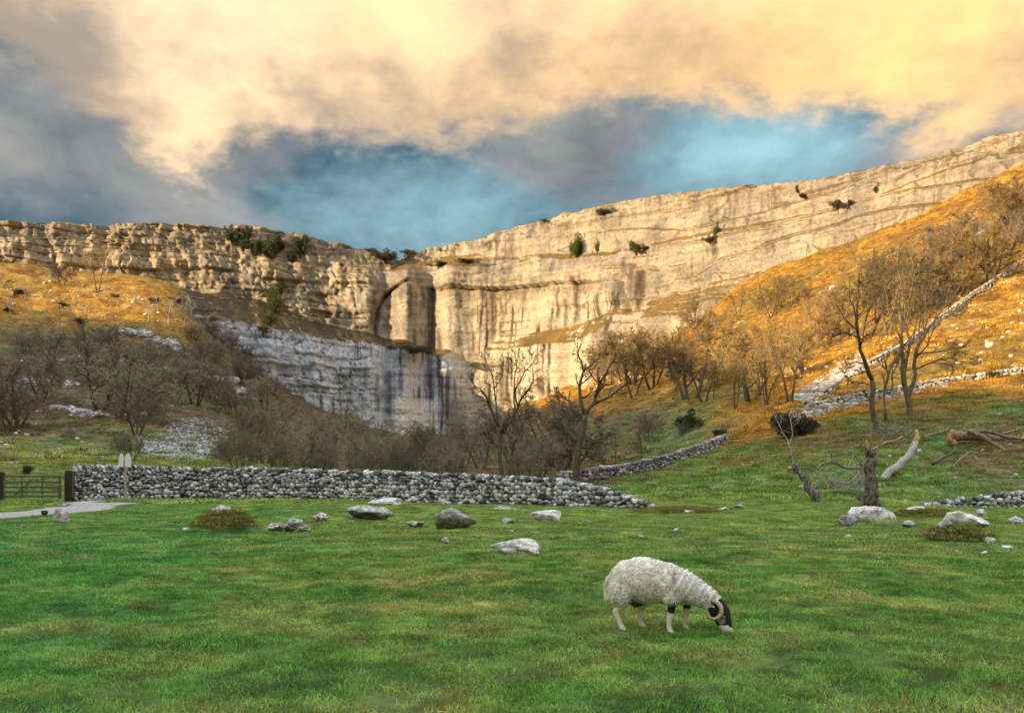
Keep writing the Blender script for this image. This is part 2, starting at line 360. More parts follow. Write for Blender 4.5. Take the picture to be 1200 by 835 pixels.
def ground_col(x, y, z):
    """colour of the turf by place, flank shade painted in: grazed green floor, bracken and bleached winter grass on the slopes, leaf litter in the wood"""
    yy = np.maximum(y, 1); px = np.where(y > 1, CX + FPX * x / yy, np.where(x > 0, 2000, -800)); r = np.hypot(x, y)
    n = fbm(x / 22, y / 22, 51, 4); n2 = fbm(x / 5, y / 5, 52, 3); n3 = fbm(x / 60, y / 60, 53, 3); nz = fbm(x / 1.2, y / 1.2, 54, 3)
    c = np.empty((len(x), 3)); c[:] = (.092, .205, .050)
    lush = ss(-x - .12 * y + 3 * n2, .5, 6) * ss(48 - r, 0, 12); c = lerp(c, (.050, .185, .052), lush * .8)
    c = lerp(c, (.20, .185, .075), np.clip(.34 + n2 * .25 + nz * 1.0 - .36 * lush, 0, 1) * .66); c = lerp(c, (.20, .13, .065), ss(fbm(x / 1.0, y / 1.0, 57, 3) + .35 * n2, .42, .8) * .5)
    c = lerp(c, (.17, .24, .070), ss(r, 14, 30) * (1 - ss(r, 46, 52)) * (1 - .5 * lush) * .55)
    right = ss(px, 760, 880)
    rough = ss(r + n * 8, 46, 62) * right; c = lerp(c, (.16, .13, .05), rough * np.clip(.72 + n2, 0, 1)); c = lerp(c, (.19, .115, .05), ss(r, 56, 64) * ss(px, 1060, 1140) * ss(n2 + n, -.1, .5) * .7)
    gold_r = ss(r + n * 14, 72, 92) * ss(px + n3 * 60, 780, 900)
    gold_v = ss(z + n * 6, 10, 24) * ss(px, 560, 640) * ss(r, 90, 150)
    gold_l = ss(z + n * 6 + n3 * 8, 42, 58) * (1 - ss(px + 14 * n + (z - 60) * .8, 205, 238))  # gold stops at the hump's right flank: brown scrub plus painted shade
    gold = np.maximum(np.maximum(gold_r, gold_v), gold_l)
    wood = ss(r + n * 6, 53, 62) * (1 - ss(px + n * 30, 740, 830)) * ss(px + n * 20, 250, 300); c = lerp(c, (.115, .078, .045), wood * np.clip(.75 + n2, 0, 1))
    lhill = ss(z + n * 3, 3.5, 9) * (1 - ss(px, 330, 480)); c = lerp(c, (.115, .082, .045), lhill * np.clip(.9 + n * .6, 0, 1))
    lm = ss(r, 55, 70) * (1 - lhill) * (1 - ss(px, 280, 380)); c = lerp(c, (.17, .165, .065), lm * np.clip(.6 + n2, 0, 1))
    for hx, hy, rx, ry, hh in HUMMOCKS:
        if hh > .2: c = lerp(c, (.115, .118, .042), .7 * np.exp(-(((x - hx) / rx) ** 2 + ((y - hy) / ry) ** 2) ** 2))
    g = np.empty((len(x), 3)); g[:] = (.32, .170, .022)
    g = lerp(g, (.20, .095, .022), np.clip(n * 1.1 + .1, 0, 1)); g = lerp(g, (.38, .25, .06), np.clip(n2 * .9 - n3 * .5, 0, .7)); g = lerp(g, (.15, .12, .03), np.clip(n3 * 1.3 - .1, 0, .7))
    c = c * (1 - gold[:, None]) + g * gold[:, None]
    return c * np.clip(1 + .34 * nz + .42 * fbm(x / .45, y / .45, 58, 3) * ss(70 - r, 0, 20) + .42 * n2 * ss(r, 60, 90) + .35 * fbm(x / 2.2, y / 2.2, 59, 2) * ss(r, 60, 90), .3, 1.8)[:, None]
build_ground()

# ------------------------------------------------------------------ the limestone cove
ctop = poly([(-900, 260), (-300, 262), (-100, 262), (0, 259), (60, 261), (150, 262), (260, 263), (310, 267), (345, 273), (385, 283), (420, 290), (450, 297), (468, 303), (480, 299), (500, 291), (560, 279), (620, 262), (690, 244),
             (760, 231), (850, 219), (930, 213), (960, 211), (1000, 200), (1050, 189), (1090, 181), (1120, 173), (1160, 160), (1200, 154), (1300, 130), (1700, 40), (2000, 0)])
cbase = poly([(-900, 330), (-100, 330), (0, 322), (130, 335), (200, 385), (240, 410), (300, 455), (400, 505), (500, 525), (560, 520), (600, 495), (680, 475), (750, 435), (800, 405), (850, 360), (1000, 300), (1100, 255), (1200, 205), (1400, 190), (1700, 160), (2000, 150)])
LEDGES = [  # upper row, lower row of the step and how far it stands out below, along the crag
    (poly([(150, 330), (240, 345), (300, 352), (340, 368), (400, 388), (480, 404), (560, 420)]), poly([(150, 376), (240, 389), (330, 403), (400, 409), (470, 414), (560, 425)]), poly([(90, 0), (160, 44), (200, 48), (330, 38), (400, 27), (470, 14), (550, 0)])),
    (poly([(560, 402), (590, 395), (650, 387), (700, 374), (760, 354), (850, 332), (900, 316)]), poly([(560, 415), (590, 413), (650, 408), (700, 402), (790, 388), (850, 362), (900, 340)]), poly([(560, 0), (590, 7), (700, 15), (800, 20), (850, 14), (930, 0)])),
    (poly([(380, 288), (470, 306), (560, 299), (620, 297), (720, 295), (850, 268), (1000, 240), (1200, 165)]), poly([(380, 314), (470, 322), (560, 318), (620, 308), (720, 302), (850, 275), (1000, 246), (1200, 170)]), poly([(340, 0), (430, 7), (470, 11), (540, 9), (620, 4), (760, 3), (900, 2.5), (1200, 2), (1300, 0)])),
    (poly([(-400, 276), (0, 276), (150, 280), (330, 300), (420, 318)]), poly([(-400, 279), (0, 279), (150, 284), (330, 305), (420, 322)]), poly([(-500, 2), (0, 3), (200, 2.5), (330, 2.5), (430, 0)])),
]
def build_cliff():
    U = np.r_[np.linspace(-860, -60, 120)[:-1], np.linspace(-60, 1260, 960), np.linspace(1260, 1960, 100)[1:]]
    d = cliff_d(U); Cx = (U - CX) / FPX * d; Cy = d
    tx, ty = np.gradient(Cx), np.gradient(Cy); L = np.hypot(tx, ty); k = np.hanning(31); k /= k.sum()
    sm = lambda a: np.convolve(np.pad(a, 15, mode='edge'), k, 'valid')
    nx, ny = sm(ty / L), sm(-tx / L); S = np.r_[0, np.cumsum(np.hypot(np.diff(Cx), np.diff(Cy)))]
    jag = 1.5 * fbm(S / 9, S * 0, 61, 4) + 1.1 * (cell(S / 3.3, S * 0, 62) - .5)
    pt = ctop(U) - jag * (0.8 + .5 * (U < 440)); pb = cbase(U) + 34
    nv = 180; tt = np.linspace(0, 1, nv)[:, None]
    PY = pt[None] + (pb - pt)[None] * tt; UU = np.broadcast_to(U[None], PY.shape); SS = np.broadcast_to(S[None], PY.shape)
    Z = EYE + (HY - PY) / FPX * d[None]
    off = .05 * (Z[0][None] - Z)
    for hi, lo, amt in LEDGES:
        a, b = hi(UU), lo(UU); wob = 2.2 * fbm(SS / 12, Z * 0, 71, 3)
        off = off + amt(UU) * (np.clip(.75 + .9 * fbm(SS / 22, SS * 0 + 4, 74, 2), .25, 1.3) if hi is not LEDGES[0][0] else .92 + .25 * fbm(SS / 25, SS * 0 + 4, 74, 3)) * np.clip((PY + wob - a) / np.maximum(b - a, 1), 0, 1)
    # undercut beneath the thick bed across the middle
    cut = poly([(420, 334), (480, 336), (520, 341), (600, 338), (660, 332), (740, 330)])(UU) + 1.5 * fbm(SS / 15, Z * 0, 72, 2)
    off -= 4.6 * ss(PY, cut - .6, cut + .8) * ss(UU, 480, 540) * (1 - ss(UU, 680, 730))
    # curved corner where the left buttress stands proud
    pbx = poly([(325, 480), (335, 476), (342, 458), (352, 446), (365, 441), (395, 437), (410, 436)])(PY) + 1.5 * fbm(Z / 6, SS * 0, 73, 2)
    off -= (1.6 * ss(UU - pbx, -1, 3) * (1 - ss(UU, 455, 500)) + 4.5 * np.exp(-((UU - pbx - 1) / 2.4) ** 2)) * ss(PY, 332, 337) * (1 - ss(PY, 386, 400))
    off -= 3 * np.exp(-((UU - 466) / 6) ** 2) * (1 - ss(PY, 312, 324))
    off -= 2.2 * np.exp(-((UU - 757 + 4 * fbm(Z / 6, SS * 0, 99, 2)) / 5) ** 2) * ss(PY, 312, 322) * (1 - ss(PY, 344, 352))
    off -= 4 * np.exp(-((UU - 725 - (PY - 300) * .25) / 4) ** 2) * ss(PY, 330, 335) * (1 - ss(PY, 362, 372))
    off -= 1.5 * np.exp(-((UU - 843 + 3 * fbm(Z / 5, SS * 0, 97, 2)) / 3) ** 2) * ss(PY, 278, 285) * (1 - ss(PY, 300, 308))
    rough = np.clip(1 - ss(UU, 400, 450) + (1 - ss(PY - (pt[None]), 8, 22)) * .7 + .2, 0, 1.1)
    zb = Z + .8 * fbm(SS / 40, Z * 0, 80, 2); bed = np.floor(zb / 3.4 + .35 * noise2(SS / 50, Z * 0 + 5, 79) + .9 * noise2(Z / 8, SS / 70, 75)); fz = zb / 3.4 + .35 * noise2(SS / 50, Z * 0 + 5, 79) + .9 * noise2(Z / 8, SS / 70, 75) - bed
    wid = 3.0 + 5.0 * _h(bed, bed * 0, bed * 0, 78); jn = SS / wid + bed * .37 + .7 * noise2(SS / 7, Z / 6, 77)
    blk = _h(np.floor(jn), bed, bed * 0, 83) - .5; fj = jn - np.floor(jn)
    edge = np.minimum(np.minimum(fz, 1 - fz) * 3.4, np.minimum(fj, 1 - fj) * wid)
    off += rough * (2.2 * fbm(SS / 13, Z / 24, 81, 4) + .6 * fbm(SS / 4, Z / 4, 82, 3) + 1.3 * fbm(SS / 6, Z / 9, 98, 3) + 1.4 * blk - .6 * np.exp(-(edge / .35) ** 2) + 1.2 * (_h(bed, bed * 0, bed * 0, 76) - .5))
    off += (1 - .5 * rough) * (.5 * fbm(SS / 3.0, Z / 26, 86, 4) + 1.6 * fbm(SS / 24, Z / 22, 87, 3) + .7 * (cell(SS / 11 + .5 * noise2(SS / 9, Z / 9, 88), Z / 7 + .3 * noise2(SS / 9, Z / 9, 89), 90) - .5))
    zq = Z / 8.5 + 1.1 * noise2(Z / 17, SS / 120, 121) + .25 * fbm(SS / 40, Z * 0 + 2, 122, 2); b2 = np.floor(zq); f2 = zq - b2
    w2 = 8 + 14 * _h(b2, b2 * 0, b2 * 0, 123); j2 = SS / w2 + b2 * .41 + .5 * noise2(SS / 14, Z / 12, 124) + .12 * noise2(SS / 3, Z / 3, 127); k2 = np.floor(j2); q2 = j2 - k2
    keep = _h(k2, b2, b2 * 0 + 7, 125) < .4; vj = np.where(keep, np.minimum(q2, 1 - q2) * w2, 9)
    smf = np.clip(1.1 - rough, 0, 1) * (.45 + .55 * ss(UU, 660, 760))
    off += smf * (1.3 * (_h(k2, b2, b2 * 0, 126) - .5) + 1.1 * (_h(b2, b2 * 0, b2 * 0 + 3, 128) - .5) - 1.3 * np.exp(-(vj / .45) ** 2) - 1.0 * np.exp(-(np.minimum(f2, 1 - f2) * 8.5 / .4) ** 2) + .15 * fbm(SS / 4, Z / 3, 129, 3))
    off += .55 * noise2(Z / 2.6 + .5 * fbm(SS / 25, Z * 0, 91, 2), SS / 60, 92) + .4 * noise2(Z / 1.1, SS / 40, 93) * rough
    X = Cx[None] + nx[None] * off; Y = Cy[None] + ny[None] * off
    # flat land above, running back from the rim
    back = np.array([.6, 2, 5, 12, 30, 80, 220, 700])[:, None]
    bz = Z[0][None] + .012 * back + .5 * fbm(S[None] / 7 + back * .2, back * .3, 95, 2) * (back > 1) * (back < 100)
    bo = off[0][None] - back
    X = np.r_[(Cx[None] + nx[None] * bo)[::-1], X]; Y = np.r_[(Cy[None] + ny[None] * bo)[::-1], Y]; ZZ = np.r_[bz[::-1], Z]
    nr, nc = X.shape; V = np.stack([X, Y, ZZ], -1)
    du = np.gradient(V, axis=1); dv = np.gradient(V, axis=0); nrm = np.cross(du, dv); nrm /= np.linalg.norm(nrm, axis=-1, keepdims=True) + 1e-9
    if nrm[nr // 2, nc // 2, 1] > 0: nrm = -nrm
    nb = len(back)
    # stone colours: pale and warm where the face is scoured, greyer with lichen, black and rust where water seeps
    Sx = np.r_[np.repeat(S[None], nb, 0), SS]; PYx = np.r_[np.repeat(pt[None], nb, 0) - 2, PY]; Ux = np.repeat(U[None], nr, 0)
    f = lambda *a: a
    g1 = fbm(Sx / 18, ZZ / 14, 101, 5); g2 = fbm(Sx / 4, ZZ / 5, 102, 4); g3 = fbm(Sx / 1.6, ZZ / 1.8, 103, 3)
    col = np.empty((nr * nc, 3)); col[:] = (.46, .40, .31)
    col = lerp(col, (.225, .20, .175), np.clip(.34 + 1.1 * g1 + .45 * g2, 0, 1).ravel())
    col = lerp(col, (.30, .265, .22), (.8 * ss(Ux, 640, 800) * np.clip(.45 + 1.3 * fbm(Sx / 16, ZZ / 9, 131, 4), 0, 1)).ravel())
    face = (ss(Ux, 470, 560) * (1 - ss(Ux, 690, 800)) * ss(PYx, 338, 352)) * np.clip(.75 + g1, 0, 1)
    col = lerp(col, (.60, .525, .39), (.8 * face).ravel())
    tier = ss(PYx - LEDGES[1][1](Ux), 0, 5) * ss(Ux, 560, 600) * (1 - ss(Ux, 820, 860)); col = lerp(col, (.58, .50, .37), (.75 * tier).ravel())
    lt = ss(PYx - LEDGES[0][1](Ux), 0, 5) * (1 - ss(Ux, 520, 570)) * ss(Ux, 120, 200); col = lerp(col, (.60, .68, .82), (.95 * lt).ravel())  # left tier's bluish shade tint painted into the stone colour
    wp = ss(Ux, 452, 466) * (1 - ss(Ux, 516, 526)) * ss(PYx, 468, 474) * (1 - ss(PYx, 507, 515)); col = lerp(col, (.84, .85, .85), (.9 * wp).ravel())
    st1 = fbm(Sx / 1.5, ZZ / 40, 104, 3); st2 = fbm(Sx / 5.5, ZZ / 60, 105, 3)
    smask = np.clip(ss(PYx, 340, 350) * ss(Ux, 440, 520) * (1 - ss(Ux, 760, 820)) + .35 * ss(Ux, 440, 500) + lt * .8, 0, 1)
    streak = ss(st1 + .6 * st2 + .3 * g1, .26, .48) * smask * np.clip(.6 + 1.3 * fbm(Sx / 14, ZZ / 16, 106, 3), 0, 1)
    def seep(px0, py0, py1, w, slope=0., a=1.0):
        return a * np.exp(-((Ux - px0 - (PYx - py0) * slope + 2.5 * fbm(ZZ / 7, Ux * 0, int(px0), 3)) / w) ** 2) * ss(PYx, py0 - 3, py0 + 3) * (1 - ss(PYx, py1 - 14, py1 + 4))
    sp = [(509, 340, 482, 4.5, .01), (504, 350, 440, 3, .02), (507, 338, 470, 5.5, .01), (514, 385, 500, 5, .16), (527, 440, 520, 8, .15), (483, 340, 385, 4.5, 0, .8), (578, 342, 402, 3, 0, .85), (588, 345, 398, 2.5, 0, .7), (676, 325, 385, 4, 0, .9), (704, 345, 390, 4, .12, .9),
          (684, 322, 350, 3, 0, .7), (745, 310, 365, 3.5, 0, .75), (735, 302, 330, 3, 0, .7), (753, 318, 370, 6, -.03, .9), (455, 440, 500, 8, 0, .8), (420, 438, 470, 5, 0, .55), (390, 437, 465, 4, 0, .5), (437, 345, 392, 4, -.03, .7),
          (560, 400, 455, 4, 0, .6), (595, 425, 480, 7, 0, .8), (630, 325, 350, 6, 0, .3), (540, 395, 410, 14, 0, .55), (842, 285, 305, 3, 0, .8), (540, 470, 515, 12, .1, .7), (360, 440, 446, 40, 0, .35), (475, 420, 440, 16, 0, .6), (450, 462, 475, 14, 0, .9), (497, 339, 372, 3, 0, .8), (612, 340, 372, 5, 0, .55), (655, 338, 380, 2.5, 0, .7), (648, 372, 396, 8, 0, .5), (664, 350, 392, 3, 0, .7), (546, 345, 375, 2.5, 0, .5), (400, 440, 480, 3, 0, .7), (437, 445, 490, 4, 0, .8), (470, 440, 470, 5, 0, .8), (533, 340, 352, 20, 0, .5), (600, 338, 346, 40, 0, .5)]  # narrow entries are seeps; wide ones darken bands, some just below the undercut
    for a in sp: streak = np.maximum(streak, seep(*a) * np.clip(1.0 + 1.0 * st1, 0, 1))
    rust = np.clip(streak * 1.3 - .1, 0, 1) * np.clip(.3 + fbm(Sx / 3, ZZ / 9, 107, 3) * 1.2, 0, 1)
    col = lerp(col, (.055, .048, .042), np.clip(streak * .93, 0, 1).ravel()); col = lerp(col, (.17, .085, .028), (rust * .55 * (1 - lt)).ravel())
    col = lerp(col, (.82, .83, .84), (np.clip(.85 - .5 * ss(st1, .1, .5), 0, 1) * wp).ravel())
    # joints and bedding cracks, dark with soil
    crack = ss(np.abs(noise2(Z_ := ZZ / 9 + .35 * fbm(Sx / 30, ZZ / 30, 108, 2), Sx / 90, 109)), .028, .0) * .75 * np.clip(.4 + 1.3 * fbm(Sx / 10, ZZ / 8, 110, 2), 0, 1)
    col = lerp(col, (.09, .075, .05), np.clip(crack, 0, 1).ravel())
    # turf wherever the rock is flat enough to hold it
    turf = ss(nrm[..., 2] + .12 * g2, .42, .66); turf[:nb] = 1
    tc = lerp(np.tile([[.25, .155, .045]], (nr * nc, 1)), (.10, .085, .03), np.clip(.4 + g1, 0, 1).ravel())
    dk = lt * 0 + (1 - ss(Ux, 480, 560)) * ss(PYx, 325, 340) * ss(Ux, 180, 240); tc = lerp(tc, (.060, .042, .022), (.85 * dk).ravel())  # turf on the hump's flank darkened likewise, for scrub and shade
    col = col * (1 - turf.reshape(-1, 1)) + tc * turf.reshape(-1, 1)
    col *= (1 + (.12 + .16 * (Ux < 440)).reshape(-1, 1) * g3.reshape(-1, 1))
    V = V.reshape(-1, 3); i = np.arange(nr - 1)[:, None] * nc; j = np.arange(nc - 1)[None]
    F = np.stack([i + j, i + nc + j, i + nc + j + 1, i + j + 1], -1).reshape(-1, 4)
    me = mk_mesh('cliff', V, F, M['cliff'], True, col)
    return tag(obj('cliff', me), kind='structure')
build_cliff()
# ------------------------------------------------------------------ stone: boulders, walls, outcrops, scree
def mat_rock(name, light, dark, moss=.0, scale=3.0, rnd=.35):
    m, N = mat_new(name); g = N.n('ShaderNodeNewGeometry'); p = g.outputs['Position']
    oi = N.n('ShaderNodeObjectInfo'); r = oi.outputs['Random']
    a = N.noise(p, scale, 6, .7); b = N.noise(p, scale * 3.7, 5, .75); c = N.noise(p, scale * .6, 3)
    f = N.m('ADD', N.smooth(a, .42, .58), N.m('MULTIPLY', N.m('SUBTRACT', b, .5), 2.2), clamp=True)
    col = N.mix(f, dark, light)
    col = N.mix(N.smooth(b, .56, .66, 0, .8), col, (.70, .69, .66))            # pale lichen crust
    col = N.mix(N.smooth(N.m('ADD', a, N.m('MULTIPLY', c, .4)), .58, .5, 0, .55) if False else N.smooth(c, .62, .72, 0, .3), col, (.08, .08, .075))
    if moss:
        nz = N.n('ShaderNodeSeparateXYZ', Vector=g.outputs['Normal']).outputs[2]
        mk = N.m('MULTIPLY', N.smooth(N.m('ADD', N.m('MULTIPLY', nz, -.35), a), .40, .62), moss)
        col = N.mix(mk, col, (.035, .045, .016))
    k = N.smooth(r, 0, 1, 1 - rnd, 1 + rnd); kc = N.n('ShaderNodeCombineXYZ', X=k, Y=k, Z=k).outputs[0]
    vor = N.n('ShaderNodeTexVoronoi', {'feature': 'DISTANCE_TO_EDGE'}); N.put(vor.inputs['Vector'], N.mix(.12, p, N.noise(p, scale * 1.5, 3, .6, 0, 1))); vor.inputs['Scale'].default_value = scale * .55
    crk = N.smooth(vor.outputs['Distance'], .0, .035)
    col = N.mix(N.m('MULTIPLY', N.m('SUBTRACT', 1.0, crk), N.smooth(a, .4, .6)), col, (.035, .034, .03))
    finish(N, N.mix(1.0, col, kc, 'MULTIPLY'), .9, N.m('ADD', b, N.m('MULTIPLY', crk, .35)), .9, .05); return m
M['boulder'] = mat_rock('boulder_limestone', (.80, .80, .79), (.36, .365, .38), .0, 5)
M['boulder_moss'] = mat_rock('mossy_limestone', (.72, .72, .72), (.28, .285, .29), .75, 5)
M['wall_stone'] = mat_rock('wall_stone', (.66, .68, .72), (.18, .185, .20), .0, 6, .7)
M['pale_rock'] = mat_rock('outcrop_limestone', (.62, .62, .64), (.22, .22, .23), .0, .8, .2)
M['warm_rock'] = mat_rock('scree_limestone', (.55, .50, .42), (.24, .21, .17), .0, 1.2, .3)
M['dark_fill'] = mat_rock('wall_core', (.06, .06, .06), (.03, .03, .03), .0, 4)

def ico(sub):
    bm = bmesh.new(); bmesh.ops.create_icosphere(bm, subdivisions=sub, radius=1.0)
    V = np.array([v.co[:] for v in bm.verts]); F = np.array([[v.index for v in f.verts] for f in bm.faces]); bm.free(); return V, F
ICO = {k: ico(k) for k in (1, 2, 3, 4)}
def rock_verts(sub, size, seed, rough=.28, facets=7, flat=.0, lump=1.3):
    """a broken lump: sphere cut by random planes, then roughened"""
    V, F = ICO[sub]; V = V.copy(); rg = np.random.default_rng(seed)
    for _ in range(facets):
        n = rg.normal(size=3); n /= np.linalg.norm(n); k = rg.uniform(.45, .8)
        dd = V @ n - k; V -= np.maximum(dd, 0)[:, None] * n * .85
    V *= (1 + rough * fbm3(V * lump + seed * 3.1, seed, 4))[:, None]
    V *= np.array(size) / 2 / np.maximum(np.abs(V).max(0), 1e-6)
    return V, F
def boulder(px, py, w, hgt, label, cat='rock', mat='boulder', seed=1, depth=.75, rot=0., name='boulder', shape=None, sub=4, sink=.25, group=None, rough=.28, facets=7):
    g = ground(px, py) or ground(px, py + 3); k = g.y / FPX
    W, H = w * k, hgt * k
    V, F = rock_verts(sub, (W, W * depth, H * (1 + sink)), seed, rough, facets)
    if shape: V = shape(V, W, H)
    V[:, 2] += H * (1 + sink) / 2 - H * sink
    c, s_ = math.cos(rot), math.sin(rot); V = np.c_[V[:, 0] * c - V[:, 1] * s_, V[:, 0] * s_ + V[:, 1] * c, V[:, 2]]
    o = obj(name, mk_mesh(name, V, F, M[mat], sub < 3)); o.location = (g.x, g.y + W * depth * .5, g.z)
    o.location.z = min(hz(g.x, g.y + W * depth * .5), g.z + .02)
    for p in o.data.polygons: p.use_smooth = True
    return tag(o, label, cat, group)
def wedge(V, W, H):   # a slab whose top rises to one end
    V = V.copy(); t = (V[:, 0] / W + .5); V[:, 2] = np.where(V[:, 2] > -H * .3, V[:, 2] * (.55 + .45 * t), V[:, 2]); return V
G_STONES = 'small stones lying loose in the pasture'
boulder(70, 613, 21, 17, 'pale pointed stone standing in the grass beside the gravel path', seed=3, depth=.7, name='standing_stone', facets=9)
boulder(24, 619, 9, 5, 'small flat pale stone at the grass edge of the gravel path', seed=4, name='stone', sub=3)
boulder(51, 604, 8, 6, 'small dark mossy lump next to the pointed stone', seed=5, mat='dark_fill', name='stone', sub=3)
boulder(253, 606, 30, 10, 'grey rock breaking through the top of the round grassy mound', seed=6, mat='boulder_moss', sink=.8, name='rock')
for i, (px, py, w, hh, l) in enumerate(((322, 624, 22, 12, 'low broken stone at the mound side of the stone cluster'), (340, 624, 26, 17, 'tallest stone in the middle of the broken cluster'), (357, 624, 18, 10, 'small stone at the far side of the broken cluster from the mound'))):
    boulder(px, py, w, hh, l, seed=20 + i, mat='boulder_moss', name='rock', rough=.5, facets=10)
boulder(375, 612, 19, 11, 'dark mossy rock beside the long grey rock', seed=24, mat='boulder_moss', name='rock')
boulder(428, 611, 62, 17, 'long grey rock with dark moss on its shaded underside', seed=8, mat='boulder_moss', rot=.1)
boulder(450, 592, 44, 9, 'pale flat slab lying at the foot of the dry stone wall', seed=9, sink=.6, name='slab')
boulder(517, 593, 9, 9, 'small pale upright stone at the foot of the wall', seed=10, name='stone', sub=3)
boulder(531, 621, 55, 27, 'largest rounded white boulder in the middle of the pasture', seed=31, depth=.8, facets=10)
boulder(486, 619, 24, 9, 'low dark rock close beside the large rounded boulder', seed=12, mat='boulder_moss', name='rock')
boulder(593, 598, 32, 6, 'thin flat slab almost level with the turf near the wall', seed=13, sink=1., name='slab')
boulder(642, 611, 41, 14, 'low squared grey slab lying alone near the wall', seed=34, name='slab', facets=12)
boulder(595, 614, 16, 7, 'small mossy rock between the squared slab and the large boulder', seed=15, mat='boulder_moss', name='stone', sub=3)
boulder(606, 650, 66, 21, 'wedge shaped white topped slab half buried in brown grass', seed=46, depth=.55, shape=wedge, name='slab', rot=-.08, facets=12, rough=.16)
boulder(522, 638, 10, 8, 'small grey stone in the grass below the large boulder', seed=17, name='stone', sub=3)
boulder(1025, 613, 66, 25, 'big grey boulder at the foot of the splintered dead stump', seed=58, depth=.7, facets=9)
boulder(996, 617, 24, 15, 'dark mossy rock leaning against the big grey boulder', seed=19, mat='boulder_moss', name='rock')
boulder(1143, 621, 50, 24, 'broad pale boulder with smooth top in front of the low wall', seed=40, depth=.8, facets=6, rough=.2)
boulder(1153, 606, 15, 10, 'round knob of stone behind the broad pale boulder', seed=41, name='rock')
boulder(1194, 614, 18, 9, 'pale slab beyond the broad pale boulder', seed=42, name='slab')
boulder(1067, 620, 18, 9, 'white speckled stone among moss below the big grey boulder', seed=43, mat='boulder_moss', name='rock')
boulder(1109, 621, 20, 13, 'grey stone tilted on the dark grassy hummock', seed=44, mat='boulder_moss', name='rock')
boulder(1077, 600, 26, 6, 'thin white slab at the low end of the short wall', seed=45, name='slab')
SMALL = ['below the dark mossy rock by the big grey boulder', 'just below the white speckled stone', 'at the hummock edge under the tilted grey stone', 'in front of the broad pale boulder', 'further out from the broad pale boulder', 'out in the open below the broad pale boulder',
         'upslope of the grazing sheep', 'beyond the sheep towards the wall end', 'at the foot of the green bank', 'beside the stone at the foot of the bank', 'near the tumbled end of the long wall', 'beside the round grassy mound', 'close to the squared slab', 'between the squared slab and the wedge slab',
         'just above the wedge shaped slab', 'below the big grey boulder in open turf', 'below the slumped dead log', 'at the foot of the long wall', 'on the bank beside the splintered stump', 'on the bank below the thin sapling']
for i, (px, py, w, hh) in enumerate(((995, 630, 8, 5), (1079, 629, 7, 4), (1097, 632, 11, 6), (1163, 637, 16, 7), (1184, 645, 13, 7), (1155, 649, 9, 4), (752, 630, 8, 4), (793, 624, 7, 5), (868, 596, 14, 5), (850, 598, 14, 4), (808, 602, 16, 4),
                                     (217, 623, 9, 5), (690, 612, 6, 3), (628, 626, 7, 3), (598, 625, 9, 5), (1030, 655, 5, 3), (905, 640, 5, 3), (565, 586, 8, 4), (1010, 577, 7, 4), (940, 573, 8, 4))):
    boulder(px, py, w, hh, 'small pale stone in the grass ' + SMALL[i], seed=100 + i, name='stone', sub=3, group=G_STONES)

# --- dry stone walls
def stone_variant(seed):
    bm = bmesh.new(); bmesh.ops.create_cube(bm, size=2.0); bmesh.ops.subdivide_edges(bm, edges=bm.edges[:], cuts=1, use_grid_fill=True)
    V = np.array([v.co[:] for v in bm.verts]); F = np.array([[v.index for v in f.verts] for f in bm.faces]); bm.free()
    n = np.linalg.norm(V, axis=1, keepdims=True); V = V * .45 + .60 * V / n * 1.15
    V *= (1 + .30 * fbm3(V * 1.1 + seed * 5.3, seed, 2))[:, None]
    return V / np.abs(V).max(0), F
STONES = [stone_variant(i) for i in range(14)]
_smesh = {}
def stone_mesh(i):
    if i not in _smesh: _smesh[i] = mk_mesh('wall_stone', STONES[i][0], STONES[i][1], M['wall_stone'])
    return _smesh[i]
def mat_joined_stone():
    m, N = mat_new('wall_stone_courses'); p = wpos(N)
    c = N.n('ShaderNodeAttribute', {'attribute_name': 'col'}).outputs['Color']
    b = N.noise(p, 16, 4, .75); k = N.smooth(b, .3, .7, .6, 1.35); kc = N.n('ShaderNodeCombineXYZ', X=k, Y=k, Z=k).outputs[0]
    col = N.mix(1.0, c, kc, 'MULTIPLY')
    finish(N, N.mix(N.smooth(b, .58, .68, 0, .6), col, (.66, .66, .65)), .9, b, .6, .02); return m
M['courses'] = mat_joined_stone()
def join_stones(name, items, parent, base=(.36, .37, .40), spread=.6, mat='courses'):
    """items: list of (centre, half size, yaw, pitch) -> one mesh of real stones"""
    if not items: return None
    rg = np.random.default_rng(len(items)); Vs = []; Fs = []; Cs = []; o = 0
    for c, s_, yaw, pit in items:
        V, F = STONES[rg.integers(len(STONES))]; V = V * s_
        ca, sa = math.cos(pit), math.sin(pit); V = np.c_[V[:, 0] * ca - V[:, 2] * sa, V[:, 1], V[:, 0] * sa + V[:, 2] * ca]
        ca, sa = math.cos(yaw), math.sin(yaw); V = np.c_[V[:, 0] * ca - V[:, 1] * sa, V[:, 0] * sa + V[:, 1] * ca, V[:, 2]] + np.array(c)
        Vs.append(V); Fs.append(F + o); o += len(V)
        k = math.exp(rg.normal(0, spread)); t = rg.uniform(-.02, .02); Cs.append(np.tile(np.clip(np.array(base) * k + (t, 0, -t), .02, .75), (len(V), 1)))
    me = mk_mesh(name, np.concatenate(Vs), np.concatenate(Fs), M[mat], True, np.concatenate(Cs))
    return tag(obj(name, me, parent), kind='stuff')
